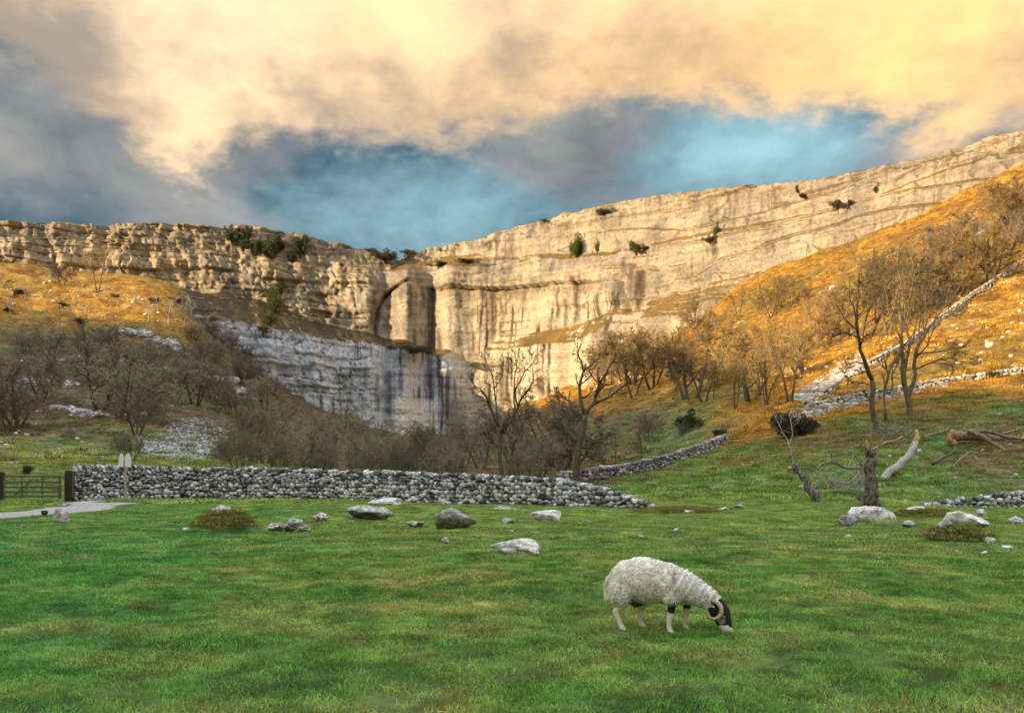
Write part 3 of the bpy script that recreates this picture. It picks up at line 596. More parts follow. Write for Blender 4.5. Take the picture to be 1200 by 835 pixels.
def dry_wall(name, label, pts, course=.15, slen=(.13, .36), width=.5, singles=0, cope='round', seed=1, spread=.65, base=(.42, .435, .47), both=True):
    """pts: (x, y, top z); stones laid in courses on both faces over a dark core added to block light, cope stones on top"""
    rg = np.random.default_rng(seed); pts = np.array(pts, float)
    seg = np.hypot(*np.diff(pts[:, :2], axis=0).T); s = np.r_[0, np.cumsum(seg)]; L = s[-1]
    ns = max(int(L / .3), 8); q = np.linspace(0, L, ns); px_, py_, pt_ = (np.interp(q, s, pts[:, k]) for k in range(3))
    gz = hm(px_, py_); at = lambda u: (np.interp(u, q, px_), np.interp(u, q, py_), np.interp(u, q, gz), np.interp(u, q, pt_))
    tx, ty = np.gradient(px_), np.gradient(py_); tl = np.hypot(tx, ty); yaw = np.unwrap(np.arctan2(ty, tx))
    root = empty(name, (float(px_[0]), float(py_[0]), float(gz[0]))); tag(root, label, 'wall', kind='thing')
    inv = np.array(root.location)
    joined = []; single = []
    zmax = float((pt_ - gz).max()); zc = 0.0; row = 0
    while zc < zmax:
        ch = course * rg.uniform(.7, 1.4) * (1.25 if row == 0 else 1)
        for face in ((-1, 1) if both else (-1,)):
            u = rg.uniform(-.2, 0)
            while u < L:
                w = rg.uniform(*slen) * (1.2 if row == 0 else 1); uc = min(max(u + w / 2, 0), L); x, y, g, t = at(uc); a = float(np.interp(uc, q, yaw))
                if g + zc + ch * .6 < t - .12:
                    n = (math.sin(a), -math.cos(a)) ; inw = width / 2 * (1 - .3 * zc / max(zmax, .5)); off = -face * (inw - .1) + rg.normal(0, .025)
                    it = ((x - n[0] * off - inv[0], y - n[1] * off - inv[1], g + zc + ch / 2 + rg.normal(0, .035) - inv[2]), (w * rg.uniform(.47, .57), .14 * rg.uniform(.8, 1.35), ch * rg.uniform(.47, .70)), a + rg.normal(0, .25), rg.normal(0, .28))
                    (single if face == -1 and (w > slen[1] * .72 or row == 0) else joined).append(it)
                u += w * rg.uniform(.95, 1.05)
        zc += ch; row += 1
    u = 0.0; cops = []
    while u < L:
        w = rg.uniform(.2, .42) if cope == 'round' else rg.uniform(.10, .18); x, y, g, t = at(u); a = float(np.interp(u, q, yaw))
        if t - g > .1:
            sz = (w * .52, .24, .13 * rg.uniform(.85, 1.4)) if cope == 'round' else (w * .5, .22, .19)
            cops.append(((x - inv[0], y - inv[1], t - .06 + rg.normal(0, .03) - inv[2]), sz, a + rg.normal(0, .2), rg.normal(0, .2) if cope == 'round' else .42 + rg.normal(0, .06)))
        u += w * .97
    n = singles - len(cops)
    if singles:
        rg.shuffle(single); keep, rest = single[:max(n, 0)], single[max(n, 0):]
        for c, sz, a, pt in cops + keep:
            o = obj('stone', stone_mesh(int(rg.integers(14))), root, c); o.scale = sz; o.rotation_euler = (0, -pt, a)
        joined += rest
    else: joined += single + cops
    join_stones('stone_courses', joined, root, base, spread)
    # wall core: dark box added between the faces to block light
    wv = []; 
    for i in range(ns):
        nx_, ny_ = math.sin(yaw[i]), -math.cos(yaw[i]); T = max(pt_[i] - .16, gz[i] + .02)
        for k, zz in ((-1, gz[i] - .3), (-1, T), (1, T), (1, gz[i] - .3)):
            ww = (width / 2 - .12) * (1 if zz < T else .7); wv.append((px_[i] + nx_ * k * ww - inv[0], py_[i] + ny_ * k * ww - inv[1], zz - inv[2]))
    F = [[4 * i + k, 4 * i + k + 1, 4 * i + 5 + k, 4 * i + 4 + k] for i in range(ns - 1) for k in range(3)] + [[0, 1, 2, 3], [4 * ns - 4, 4 * ns - 3, 4 * ns - 2, 4 * ns - 1]]
    obj('blackout_core', mk_mesh('blackout_core', wv, np.array(F), M['dark_fill'], False), root)
    return root
def WP(px, d, pytop):
    x, y, z = P(px, pytop, d); return (x, y, z)
dry_wall('dry_stone_wall', 'long grey dry stone wall crossing the pasture in front of the bare trees',
         [WP(209, 48, 549.5), WP(300, 48.5, 548.5), WP(400, 46.5, 552), WP(500, 43.5, 554.5), WP(570, 41.8, 557), WP(640, 40, 560.5), WP(690, 38.5, 567), WP(730, 37.6, 577), WP(757, 36.9, 589), WP(772, 36.5, 597)], singles=290, seed=2)
dry_wall('dry_stone_wall', 'short taller dry stone wall with slanting cope stones between the gate and the signpost path', [WP(87, 46.2, 547.5), WP(150, 46.6, 547), WP(207, 47.2, 548)], singles=150, seed=3, cope='slant')
def hillwall(label, pts, hgt, **kw):
    w = []
    for p in pts:
        g = ground(*p) if len(p) == 2 else Vector(P(*p))
        w.append((g.x, g.y, g.z + hgt * (.8 if p in (pts[0], pts[-1]) else 1)))
    return dry_wall('hill_wall', label, w, **kw)
hillwall('grey tumbled wall climbing the bank behind the end of the long wall', [(655, 566), (700, 562), (740, 556), (780, 546), (815, 534), (850, 518)], .85, course=.2, slen=(.25, .55), seed=5, spread=.5, base=(.27, .265, .29))
hillwall('pale tumbled wall running level along the top of the green bank', [(955, 478), (1000, 471), (1060, 460), (1100, 452), (1150, 446), (1200, 439), (1270, 432)], .7, course=.25, slen=(.3, .7), seed=6, base=(.46, .43, .38), spread=.35)
hillwall('pale wall climbing straight up the golden hillside behind the many-stemmed tree', [(945, 476), (985, 450), (1020, 428), (1060, 407), (1100, 377), (1140, 347), (1170, 327), (1200, 309), (1240, 284)], .65, course=.32, slen=(.4, .9), width=.8, seed=7, base=(.48, .45, .39), spread=.3)
def low_wall():
    pts = []
    for px, d, pt in ((1046, 41.5, 595), (1075, 41.5, 591), (1100, 41.3, 588), (1150, 41, 582), (1200, 40.6, 575), (1275, 40, 566)): pts.append(WP(px, d, pt))
    dry_wall('dry_stone_wall', 'short low dry stone wall with white cope stones behind the broad pale boulder', pts, singles=150, seed=8)
low_wall()

# --- limestone outcrops on the shaded hill
def outcrop(px, py, w, hgt, label, seed, mat='pale_rock', n=None, group=None):
    g = ground(px, py)
    if g is None: return
    k = g.y / FPX; root = empty('outcrop', g); tag(root, label, 'rock', group); rg = np.random.default_rng(seed)
    W, H = w * k, hgt * k; n = n or int(max(8, w / 3.2))
    for i in range(n):
        bx = rg.uniform(-.5, .5) * W; lev = rg.uniform(0, 1); env = .35 + .65 * math.exp(-(bx / W / .38) ** 2)
        hh = H * rg.uniform(.25, .6) * env; bw = hh * rg.uniform(1.4, 3.6)
        V, F = rock_verts(3, (bw, bw * rg.uniform(.6, .9), hh * 1.5), seed * 31 + i, .34, 12)
        a_ = rg.normal(0, .35); V = np.c_[V[:, 0] * math.cos(a_) - V[:, 1] * math.sin(a_), V[:, 0] * math.sin(a_) + V[:, 1] * math.cos(a_), V[:, 2]]
        by = .4 + lev * H * 1.1; z = hz(g.x + bx, g.y + by) - g.z
        V += np.array((bx, by, z + hh * .12))
        obj('rock', mk_mesh('rock', V, F, M[mat]), root)
outcrop(82, 485, 70, 22, 'stepped white limestone outcrop low on the shaded hill', 1)
outcrop(50, 452, 74, 20, 'broken limestone ledge above the stepped outcrop', 2)
outcrop(95, 426, 78, 19, 'grey rock band high on the shaded hill below the sunlit grass', 3)
outcrop(190, 440, 70, 18, 'broken rock ledge among dark bushes on the shaded hill', 4)
outcrop(262, 452, 84, 20, 'long pale ledge leading towards the lower crag', 5)
outcrop(180, 460, 44, 18, 'short rock step beneath the ledge among bushes', 6)
outcrop(160, 394, 48, 16, 'white rock rib at the lower edge of the sunlit grass', 7)
outcrop(195, 408, 54, 17, 'rough rock rib just under the white rib', 8)
outcrop(40, 428, 40, 9, 'small grey rock step near the rock band', 9)
outcrop(158, 488, 24, 12, 'small jagged rock on the slope above the scree heap', 10)
outcrop(1172, 262, 40, 16, 'cream crag jutting from the golden hillside below the long cliff', 11, 'warm_rock')
outcrop(975, 340, 26, 10, 'small cream rock face on the golden slope', 12, 'warm_rock')
outcrop(700, 398, 60, 6, 'pale blocks along the brink of the sunlit lower crag', 13, 'warm_rock', 9)
outcrop(1135, 385, 26, 7, 'flat white rock on the golden slope beside the climbing wall', 14, 'warm_rock')
outcrop(868, 380, 18, 7, 'pale slab on the golden slope above the thorn trees', 15, 'warm_rock')

def scatter_px(poly_px, n, rg):
    poly_px = np.array(poly_px, float); lo, hi = poly_px.min(0), poly_px.max(0); out = []
    while len(out) < n:
        q = rg.uniform(lo, hi); c = False; j = len(poly_px) - 1
        for i in range(len(poly_px)):
            a, b = poly_px[i], poly_px[j]
            if (a[1] > q[1]) != (b[1] > q[1]) and q[0] < (b[0] - a[0]) * (q[1] - a[1]) / (b[1] - a[1]) + a[0]: c = not c
            j = i
        if c: out.append(q)
    return out
def scree(name, label, poly_px, n, size, seed, base, kind='stuff'):
    rg = np.random.default_rng(seed); items = []
    for q in scatter_px(poly_px, n, rg):
        g = ground(*q)
        if g is None: continue
        s_ = size * math.exp(rg.normal(0, .32)); items.append(((g.x, g.y, g.z + s_ * .15), (s_, s_ * rg.uniform(.6, 1), s_ * rg.uniform(.4, .75)), rg.uniform(0, 6.28), rg.normal(0, .3)))
    o = join_stones(name, items, None, base, .35); o['label'] = label; o['category'] = 'scree'; return o
scree('scree', 'blue grey heap of scree at the foot of the shaded hill', [(158, 505), (175, 520), (200, 492), (240, 489), (272, 505), (268, 530), (230, 540), (205, 541), (165, 530)], 2600, .17, 1, (.36, .38, .42))
scree('scree', 'pale scree tongue beside the wall on the golden slope', [(925, 468), (985, 428), (1010, 415), (1016, 425), (985, 447), (950, 472)], 700, .26, 2, (.50, .46, .39))
scree('scree', 'grey rubble spread along the level wall above the bank', [(905, 492), (960, 470), (1060, 452), (1110, 446), (1110, 455), (1060, 466), (1000, 478), (930, 496)], 500, .25, 3, (.38, .36, .34))
scree('scree', 'cream stones spilling below the sunlit lower crag', [(690, 455), (745, 425), (790, 405), (800, 415), (740, 450), (700, 470)], 300, .34, 4, (.5, .45, .38))
scree('scree', 'white stones strewn over the golden slope of the cove', [(0, 320), (120, 328), (200, 350), (230, 385), (120, 390), (0, 365)], 170, .42, 5, (.5, .47, .42))
scree('scree', 'scattered pale stones on the open golden hillside', [(820, 400), (1000, 300), (1200, 220), (1200, 420), (1000, 440), (900, 450)], 220, .24, 6, (.5, .46, .38))
scree('scree', 'stones dotted across the shaded meadow above the gate', [(0, 545), (0, 400), (130, 400), (230, 480), (140, 545)], 160, .24, 7, (.42, .43, .45))
scree('scree', 'little stones showing through the turf of the green bank', [(880, 580), (900, 520), (1200, 480), (1200, 560), (1000, 590)], 120, .09, 8, (.42, .41, .39))
# ------------------------------------------------------------------ trees
def mat_bark(name, a, b, scale=8.0):
    m, N = mat_new(name); p = wpos(N); n = N.noise(N.mapping(p, scale=(1, 1, .3)), scale, 5, .7)
    r = N.n('ShaderNodeObjectInfo').outputs['Random']; k = N.smooth(r, 0, 1, .75, 1.25); kc = N.n('ShaderNodeCombineXYZ', X=k, Y=k, Z=k).outputs[0]
    finish(N, N.mix(1.0, N.mix(N.smooth(n, .35, .65), a, b), kc, 'MULTIPLY'), .9, n, .8, .03); return m
M['bark'] = mat_bark('grey_bark', (.085, .070, .050), (.21, .175, .125))
M['bark_dark'] = mat_bark('dark_bark', (.04, .033, .026), (.12, .10, .075))
M['twig_olive'] = mat_bark('olive_twigs', (.25, .225, .15), (.38, .345, .235), 1.0)
M['twig_brown'] = mat_bark('brown_twigs', (.19, .16, .12), (.30, .26, .20), 1.0)
M['twig_gold'] = mat_bark('golden_twigs', (.27, .19, .075), (.44, .32, .14), 1.0)
M['twig_dark'] = mat_bark('dark_twigs', (.12, .095, .062), (.21, .17, .115), 1.0)
M['dead_wood'] = mat_bark('bleached_wood', (.20, .19, .175), (.46, .44, .41), 9)
M['old_log'] = mat_bark('weathered_log', (.15, .11, .075), (.42, .32, .23), 8)
M['broken_wood'] = mat_bark('broken_orange_wood', (.38, .19, .07), (.60, .38, .18), 12)
M['stump'] = mat_bark('blackened_stump', (.018, .016, .014), (.32, .29, .25), 11)

def tube_mesh(paths, sides_of, name, mat, jitter=0.0):
    """paths: list of (points, radii); one welded-looking mesh of tapered tubes"""
    groups = {}
    for pts, rad in paths:
        groups.setdefault((len(pts), sides_of(rad[0])), []).append((pts, rad))
    Vs, Fs, o = [], [], 0
    for (n, sd), g in groups.items():
        Pn = np.array([a for a, _ in g], float); Rn = np.array([b for _, b in g], float)
        T = np.gradient(Pn, axis=1); T /= np.linalg.norm(T, axis=2, keepdims=True) + 1e-9
        mean = Pn[:, -1] - Pn[:, 0]; ax = np.zeros_like(mean); ax[np.arange(len(g)), np.argmin(np.abs(mean), 1)] = 1
        n1 = np.cross(T, ax[:, None]); n1 /= np.linalg.norm(n1, axis=2, keepdims=True) + 1e-9; n2 = np.cross(T, n1)
        ang = np.arange(sd) / sd * 2 * np.pi
        R = Rn[..., None, None]
        V = Pn[:, :, None] + R * (np.cos(ang)[None, None, :, None] * n1[:, :, None] + np.sin(ang)[None, None, :, None] * n2[:, :, None])
        if jitter and sd > 4: V = V + (fbm3(V.reshape(-1, 3) * 3.0, 7, 3) * jitter).reshape(V.shape[:3])[..., None] * (V - Pn[:, :, None])
        b = o + np.arange(len(g))[:, None, None] * n * sd; i = np.arange(n - 1)[None, :, None] * sd; j = np.arange(sd)[None, None]; j2 = (j + 1) % sd
        Fs.append(np.stack([b + i + j, b + i + j2, b + i + sd + j2, b + i + sd + j], -1).reshape(-1, 4))
        if sd > 4:  # close the far ends of thick pieces
            caps = (o + np.arange(len(g))[:, None] * n * sd + (n - 1) * sd + np.arange(sd)[None])
            caps0 = (o + np.arange(len(g))[:, None] * n * sd + np.arange(sd)[None])[:, ::-1]
            for cset in (caps, caps0):
                for k in range(1, sd - 1): Fs.append(np.stack([cset[:, 0], cset[:, k], cset[:, k + 1]], -1))
        Vs.append(V.reshape(-1, 3)); o += V.size // 3
    q = [f for f in Fs if f.shape[1] == 4]; t = [f for f in Fs if f.shape[1] == 3]
    F = [np.concatenate(q)] + ([np.concatenate(t)] if t else [])
    return mk_mesh(name, np.concatenate(Vs), F, mat)

def _nrm(v):
    l = math.sqrt(v[0] * v[0] + v[1] * v[1] + v[2] * v[2]) or 1; return (v[0] / l, v[1] / l, v[2] / l)
class Tree:
    def __init__(s, seed, nch, ratio, ang, wob, up, segs, rmin=.008, tmin=(.3, .2, .15, .1, .1), rr=.55):
        s.rg = random.Random(seed); s.nch, s.ratio, s.ang, s.wob, s.up, s.segs, s.rmin, s.tmin, s.rr = nch, ratio, ang, wob, up, segs, rmin, tmin, rr
        s.thick, s.fine = [], []
    def limb(s, p, d, L, r, lvl):
        rg = s.rg; n = s.segs[lvl]; pts = [p]; dirs = []
        w, u = s.wob[lvl], s.up[lvl]; st = L / n
        for i in range(n):
            d = _nrm((d[0] + rg.gauss(0, w), d[1] + rg.gauss(0, w), d[2] + rg.gauss(0, w) + u)); p = (p[0] + d[0] * st, p[1] + d[1] * st, p[2] + d[2] * st)
            pts.append(p); dirs.append(d)
        end = .30 if lvl < len(s.nch) - 1 else .5
        s.path(pts, [max(r * (1 - (1 - end) * i / n), s.rmin) for i in range(n + 1)], dirs, L, lvl)
    def path(s, pts, rad, dirs, L, lvl):
        (s.thick if lvl < 2 else s.fine).append((pts, rad))
        if lvl >= len(s.nch): return
        rg = s.rg; n = len(pts) - 1; k = s.nch[lvl]; k = int(k) + (rg.random() < k - int(k))
        for c in range(k):
            t = s.tmin[lvl] + (1 - s.tmin[lvl]) * (c + rg.random()) / k; f = min(t * n, n - 1e-3); i = int(f); fr = f - i
            q = tuple(pts[i][m] + (pts[i + 1][m] - pts[i][m]) * fr for m in range(3)); d = dirs[i]
            a = rg.uniform(*s.ang[lvl]); 
            v = (rg.gauss(0, 1), rg.gauss(0, 1), rg.gauss(0, 1)); dt = v[0] * d[0] + v[1] * d[1] + v[2] * d[2]
            v = _nrm((v[0] - dt * d[0], v[1] - dt * d[1], v[2] - dt * d[2])); ca, sa = math.cos(a), math.sin(a)
            nd = (d[0] * ca + v[0] * sa, d[1] * ca + v[1] * sa, d[2] * ca + v[2] * sa)
            rr = max((rad[i] + (rad[i + 1] - rad[i]) * fr) * s.rr * rg.uniform(.8, 1.1), s.rmin)
            s.limb(q, nd, L * s.ratio[lvl] * rg.uniform(.65, 1.25) * (1.15 - .6 * t), rr, lvl + 1)
    def guide(s, pts, r0, r1, lvl=1):
        """a limb drawn along given points"""
        pts = [tuple(p) for p in pts]
        # refine with a little crookedness
        out = [pts[0]]
        for a, b in zip(pts, pts[1:]):
            l = math.dist(a, b); m = tuple((a[k] + b[k]) / 2 + s.rg.gauss(0, .05) * l for k in range(3)); out += [m, b]
        L = sum(math.dist(a, b) for a, b in zip(out, out[1:])); dirs = [_nrm(tuple(b[k] - a[k] for k in range(3))) for a, b in zip(out, out[1:])]
        n = len(out) - 1; s.path(out, [r0 + (r1 - r0) * i / n for i in range(n + 1)], dirs, L, lvl)
    def meshes(s, bark, twig):
        sd = lambda r: 8 if r > .12 else 6 if r > .05 else 4 if r > .03 else 3
        a = tube_mesh(s.thick, sd, 'trunk', M[bark], .25)
        b = tube_mesh(s.fine, lambda r: 4 if r > .045 else 3, 'crown', M[twig]) if s.fine else None
        return a, b
def put_tree(name, label, me, loc, scale=1.0, rz=0.0, group=None, cat='tree', sz=None):
    r = empty(name, loc, rz); r.scale = sz or (scale,) * 3; tag(r, label, cat, group)
    obj('trunk', me[0], r)
    if me[1]: obj('crown', me[1], r)
    return r
# --- variants (about 8 m tall), copied with shared meshes
def variant(kind, seed):
    if kind == 'thorn':      # dense rounded hawthorn / hazel
        t = Tree(seed, (7, 7, 7, 5), (.62, .55, .55, .5), ((.5, 1.1), (.5, 1.1), (.4, 1.1), (.4, 1.1)), (.12, .16, .2, .25, .3), (.10, .08, .04, .02, .0), (5, 4, 3, 2, 2), .013)
        for i in range(3):
            a = i * 2.1 + seed; t.limb((.15 * math.cos(a), .15 * math.sin(a), -.4), _nrm((.45 * math.cos(a), .45 * math.sin(a), 1)), 4.3, .13, 0)
    elif kind == 'bush':     # very bushy, branching from the ground
        t = Tree(seed, (8, 7, 6, 2.4), (.52, .52, .52, .55), ((.4, 1.1), (.4, 1.1), (.4, 1.1), (.4, 1.2)), (.12, .18, .24, .3, .3), (.08, .05, .02, .0, .0), (5, 3, 2, 2, 1), .012)
        for i in range(9):
            a = i * .7 + seed; rr = t.rg.uniform(.2, .75); t.limb((.5 * math.cos(a), .5 * math.sin(a), -.4), _nrm((rr * math.cos(a), rr * math.sin(a), 1)), t.rg.uniform(4, 6), .09, 0)
    elif kind == 'ash':      # slender tall tree
        t = Tree(seed, (11, 6, 6, 4), (.40, .5, .5, .5), ((.4, .9), (.4, .9), (.4, 1.0), (.4, 1.0)), (.05, .13, .18, .22, .3), (.03, .12, .08, .04, .0), (8, 4, 3, 2, 2), .012, (.35, .2, .15, .1))
        t.limb((0, 0, -.5), (.05, 0, 1), 8.6, .17, 0)
    elif kind == 'twin':     # forked trunk
        t = Tree(seed, (8, 6, 6, 4), (.48, .5, .5, .5), ((.4, .9), (.4, 1.0), (.4, 1.0), (.4, 1.0)), (.10, .16, .2, .22, .3), (.06, .10, .06, .04, .0), (7, 4, 3, 2, 2), .012, (.4, .2, .15, .1))
        for i in (-1, 1): t.limb((.1 * i, 0, -.5), _nrm((.28 * i, t.rg.gauss(0, .15), 1)), 7.4, .15, 0)
    elif kind == 'snag':     # sparse pale dead tree
        t = Tree(seed, (8, 5, 4), (.55, .5, .5), ((.5, 1.1), (.4, 1.0), (.4, 1.0)), (.12, .18, .22, .25), (.06, .06, .04, .0), (6, 4, 3, 2), .02, (.3, .2, .15))
        t.limb((0, 0, -.4), (.1, .05, 1), 6.0, .17, 0)
    return t
VAR = {}
for kind, bark, twig, n in (('thorn', 'bark', 'twig_olive', 2), ('bush', 'bark', 'twig_olive', 2), ('ash', 'bark', 'twig_brown', 2), ('twin', 'bark', 'twig_gold', 2), ('snag', 'dead_wood', 'dead_wood', 2)):
    for i in range(n): VAR[kind, i] = variant(kind, 11 + 7 * i).meshes(bark, twig)
HGT = {k: max(v.co.z for v in (me[1] or me[0]).vertices) for k, me in VAR.items()}
def retwig(me, mat):
    b = me[1].copy(); b.materials.clear(); b.materials.append(M[mat]); return (me[0], b)
for i in (0, 1):
    VAR['gold', i] = retwig(VAR['twin', i], 'twig_gold'); VAR['goldthorn', i] = retwig(VAR['thorn', i], 'twig_gold'); VAR['brownbush', i] = retwig(VAR['bush', i], 'twig_brown'); VAR['brownthorn', i] = retwig(VAR['thorn', i], 'twig_brown')
    VAR['goldash', i] = retwig(VAR['ash', i], 'twig_gold')
    for k, src in (('gold', 'twin'), ('goldthorn', 'thorn'), ('brownbush', 'bush'), ('brownthorn', 'thorn'), ('goldash', 'ash')): HGT[k, i] = HGT[src, i]
_rt = random.Random(5); bush_small = []
def tree_px(kind, px, py, pytop, label, group=None, name='bare_tree', d=None, wide=1.0, v=None):
    g = ground(px, py) if d is None else None
    if d is not None: x = (px - CX) / FPX * d; g = Vector((x, d, hz(x, d)))
    if g is None: return
    v = _rt.randrange(2) if v is None else v; key = (kind, v)
    H = EYE + (HY - pytop) / FPX * g.y - g.z; s = H / HGT[key]
    return put_tree(name, label, VAR[key], (g.x, g.y, g.z - .05), s, _rt.uniform(0, 6.28), group, sz=(s * wide, s * wide, s))

MARKS = [(82, 475, 'the stepped white outcrop'), (50, 445, 'the broken limestone ledge'), (95, 420, 'the grey rock band'), (190, 433, 'the rock ledge among bushes'), (255, 442, 'the long pale ledge'), (180, 450, 'the short rock step'), (160, 388, 'the white rock rib'),
         (215, 515, 'the blue grey scree heap'), (114, 320, 'the lone forked tree'), (290, 280, 'the yews on the cliff'), (700, 430, 'the cream lower crag'), (757, 335, 'the shaded niche'), (805, 490, 'the dark spreading evergreen'), (770, 535, 'the tumbled wall'), (845, 505, 'the round shrub atop the tumbled wall'),
         (840, 390, 'the pale dead leaning trunk'), (970, 450, 'the pale scree tongue'), (928, 495, 'the dark shrub on the bank'), (975, 335, 'the small cream rock face'), (868, 376, 'the pale slab'), (842, 300, 'the upright dark cliff bush'), (1065, 400, 'the many-stemmed tree'), (1015, 400, 'the slender leaning tree'),
         (1172, 250, 'the jutting cream crag'), (1086, 205, 'the slender cliff tree'), (1100, 375, 'the bend of the climbing wall'), (1160, 335, 'the upper part of the climbing wall'), (1135, 385, 'the flat white rock'), (318, 345, 'the ivy gully'), (275, 475, 'the big olive thorn tree')]
_used = {}
ADJ = {'thorn': 'olive rounded bare tree', 'bush': 'olive bushy bare tree', 'brownthorn': 'brown crooked bare tree', 'brownbush': 'low brown many-stemmed bush', 'ash': 'slim upright bare tree', 'twin': 'forked bare tree', 'gold': 'forked golden bare tree', 'goldthorn': 'round headed golden bare tree', 'goldash': 'slim golden bare tree', 'snag': 'sparse pale dead tree'}
def where(kind, px, py, top):
    c = (px, (py + top) / 2); best = sorted(((math.hypot(c[0] - m[0], c[1] - m[1]), m) for m in MARKS))
    for pick in best[:4]:
        m = pick[1]; dx, dy = c[0] - m[0], c[1] - m[1]; rel = 'above' if dy < -18 and abs(dy) > abs(dx) else 'below' if dy > 18 and abs(dy) > abs(dx) else 'close to' if pick[0] < 26 else 'beside'
        l = f'{ADJ[kind]} {rel} {m[2]}'
        if l not in _used: break
    _used[l] = 1; return l
# --- the old trees that stand out, limb by limb
def hero(name, label, d, limbs, spec, bark='bark', twig='bark', zshift=0, depth=.5, thin_=.82):
    """limbs: (list of (px, py), r0, r1, level); depth wanders so that the crown is round"""
    bx, by = limbs[0][0][0]; x0 = (bx - CX) / FPX * d; g = hz(x0, d); rg = random.Random(hash(name + str(bx)) % 1000 if False else int(bx))
    t = Tree(int(bx), **spec); ends = {}
    for li, (pp, r0, r1, lvl) in enumerate(limbs):
        pts = []; yoff = ends.get(pp[0], 0.0); drift = 0 if li == 0 else rg.uniform(-1, 1) * depth
        for i, (px, py) in enumerate(pp):
            if i: yoff += drift * math.hypot(px - pp[i - 1][0], py - pp[i - 1][1]) / FPX * d
            dd = d + yoff; x = (px - CX) / FPX * dd; z = EYE + (HY - py) / FPX * dd
            pts.append((x - x0, dd - d, z - g)); ends[(px, py)] = yoff
        if li == 0: pts[0] = (pts[0][0], pts[0][1], -.3)
        t.guide(pts, r0 * thin_, r1 * thin_, lvl)
    return put_tree(name, label, t.meshes(bark, twig), (x0, d, g))
SP = dict(nch=(1, 9, 6, 5), ratio=(.3, .32, .5, .5), ang=((.4, .9), (.4, 1.0), (.4, 1.0), (.4, 1.0)), wob=(.1, .15, .2, .24, .3), up=(.05, .08, .06, .04, 0), segs=(5, 4, 3, 2, 2), rmin=.009, tmin=(.6, .25, .15, .1, .1))
hero('oak_tree', 'gnarled bare oak standing behind the long wall with crooked dark limbs', 54, [
    ([(677, 562), (677, 540), (680, 518), (683, 500), (686, 486)], .30, .22, 0),
    ([(686, 486), (680, 465), (681, 445), (684, 435), (677, 415), (680, 405)], .16, .03, 1),
    ([(686, 486), (697, 472), (702, 457), (705, 445), (715, 427), (723, 418)], .16, .035, 1),
    ([(697, 472), (710, 467), (725, 456), (738, 447), (742, 438)], .11, .03, 1),
    ([(681, 466), (692, 460), (705, 455), (712, 450)], .07, .02, 1),
    ([(684, 436), (693, 428), (705, 418), (711, 410)], .07, .02, 1),
    ([(702, 457), (701, 445), (701, 432)], .06, .02, 1),
    ([(678, 488), (667, 470), (655, 460), (651, 458)], .10, .03, 1),
    ([(680, 520), (668, 508), (655, 502), (645, 500)], .09, .025, 1),
    ([(682, 525), (695, 520), (708, 512), (716, 508)], .09, .025, 1),
    ([(681, 532), (690, 535), (700, 540), (708, 541)], .08, .03, 1),
    ([(678, 545), (688, 530), (690, 515)], .12, .05, 1)], SP, 'bark', 'bark_dark')
hero('oak_tree', 'tall bare tree beside the gnarled oak with a narrow upswept crown', 57, [
    ([(585, 560), (585, 535), (586, 512), (584, 500)], .20, .15, 0),
    ([(584, 500), (576, 480), (570, 465), (562, 455), (553, 447), (550, 443)], .10, .025, 1),
    ([(584, 500), (582, 478), (579, 455), (577, 440), (572, 430), (568, 422)], .10, .02, 1),
    ([(586, 508), (600, 492), (607, 478), (612, 465), (621, 455), (625, 445), (624, 430)], .11, .025, 1),
    ([(600, 492), (602, 465), (603, 445), (606, 430), (603, 412)], .09, .02, 1),
    ([(607, 478), (604, 455), (615, 435), (625, 425), (628, 415)], .07, .02, 1),
    ([(579, 455), (588, 440), (590, 420)], .05, .02, 1),
    ([(586, 530), (575, 515), (565, 508)], .07, .02, 1),
    ([(595, 560), (600, 530), (600, 505), (602, 480)], .12, .06, 1)], SP, 'bark', 'bark_dark')
SP3 = dict(SP); SP3['nch'] = (2, 10, 7, 5); SP3['ratio'] = (.35, .34, .5, .5)
hero('sycamore_tree', 'great many-stemmed bare tree on the bank in front of the climbing wall', 63, [
    ([(1066, 497), (1066, 482), (1064, 468), (1060, 452)], .30, .24, 0),
    ([(1060, 452), (1058, 430), (1057, 410), (1056, 385), (1054, 360), (1056, 330), (1052, 300), (1057, 272)], .22, .03, 1),
    ([(1064, 468), (1070, 450), (1071, 430), (1074, 410), (1083, 395), (1092, 380), (1100, 368), (1112, 355), (1125, 335), (1128, 310)], .20, .03, 1),
    ([(1066, 475), (1060, 445), (1063, 420), (1067, 400), (1062, 378), (1066, 350), (1072, 320), (1070, 285)], .16, .03, 1),
    ([(1071, 434), (1085, 427), (1100, 421), (1115, 419), (1128, 424), (1140, 425)], .09, .02, 1),
    ([(1074, 415), (1092, 413), (1108, 411), (1125, 408), (1132, 405)], .08, .02, 1),
    ([(1038, 495), (1036, 465), (1040, 445), (1044, 430), (1052, 418), (1060, 402)], .14, .05, 1),
    ([(1042, 462), (1045, 440), (1052, 425), (1058, 412)], .09, .03, 1),
    ([(1057, 400), (1048, 380), (1040, 360), (1036, 335), (1040, 305)], .10, .02, 1),
    ([(1083, 395), (1088, 370), (1085, 345), (1092, 315), (1090, 290)], .09, .02, 1),
    ([(1056, 345), (1045, 325), (1035, 305)], .06, .02, 1), ([(1092, 380), (1108, 372), (1122, 370), (1135, 360)], .07, .02, 1)], SP3, 'bark', 'twig_dark')
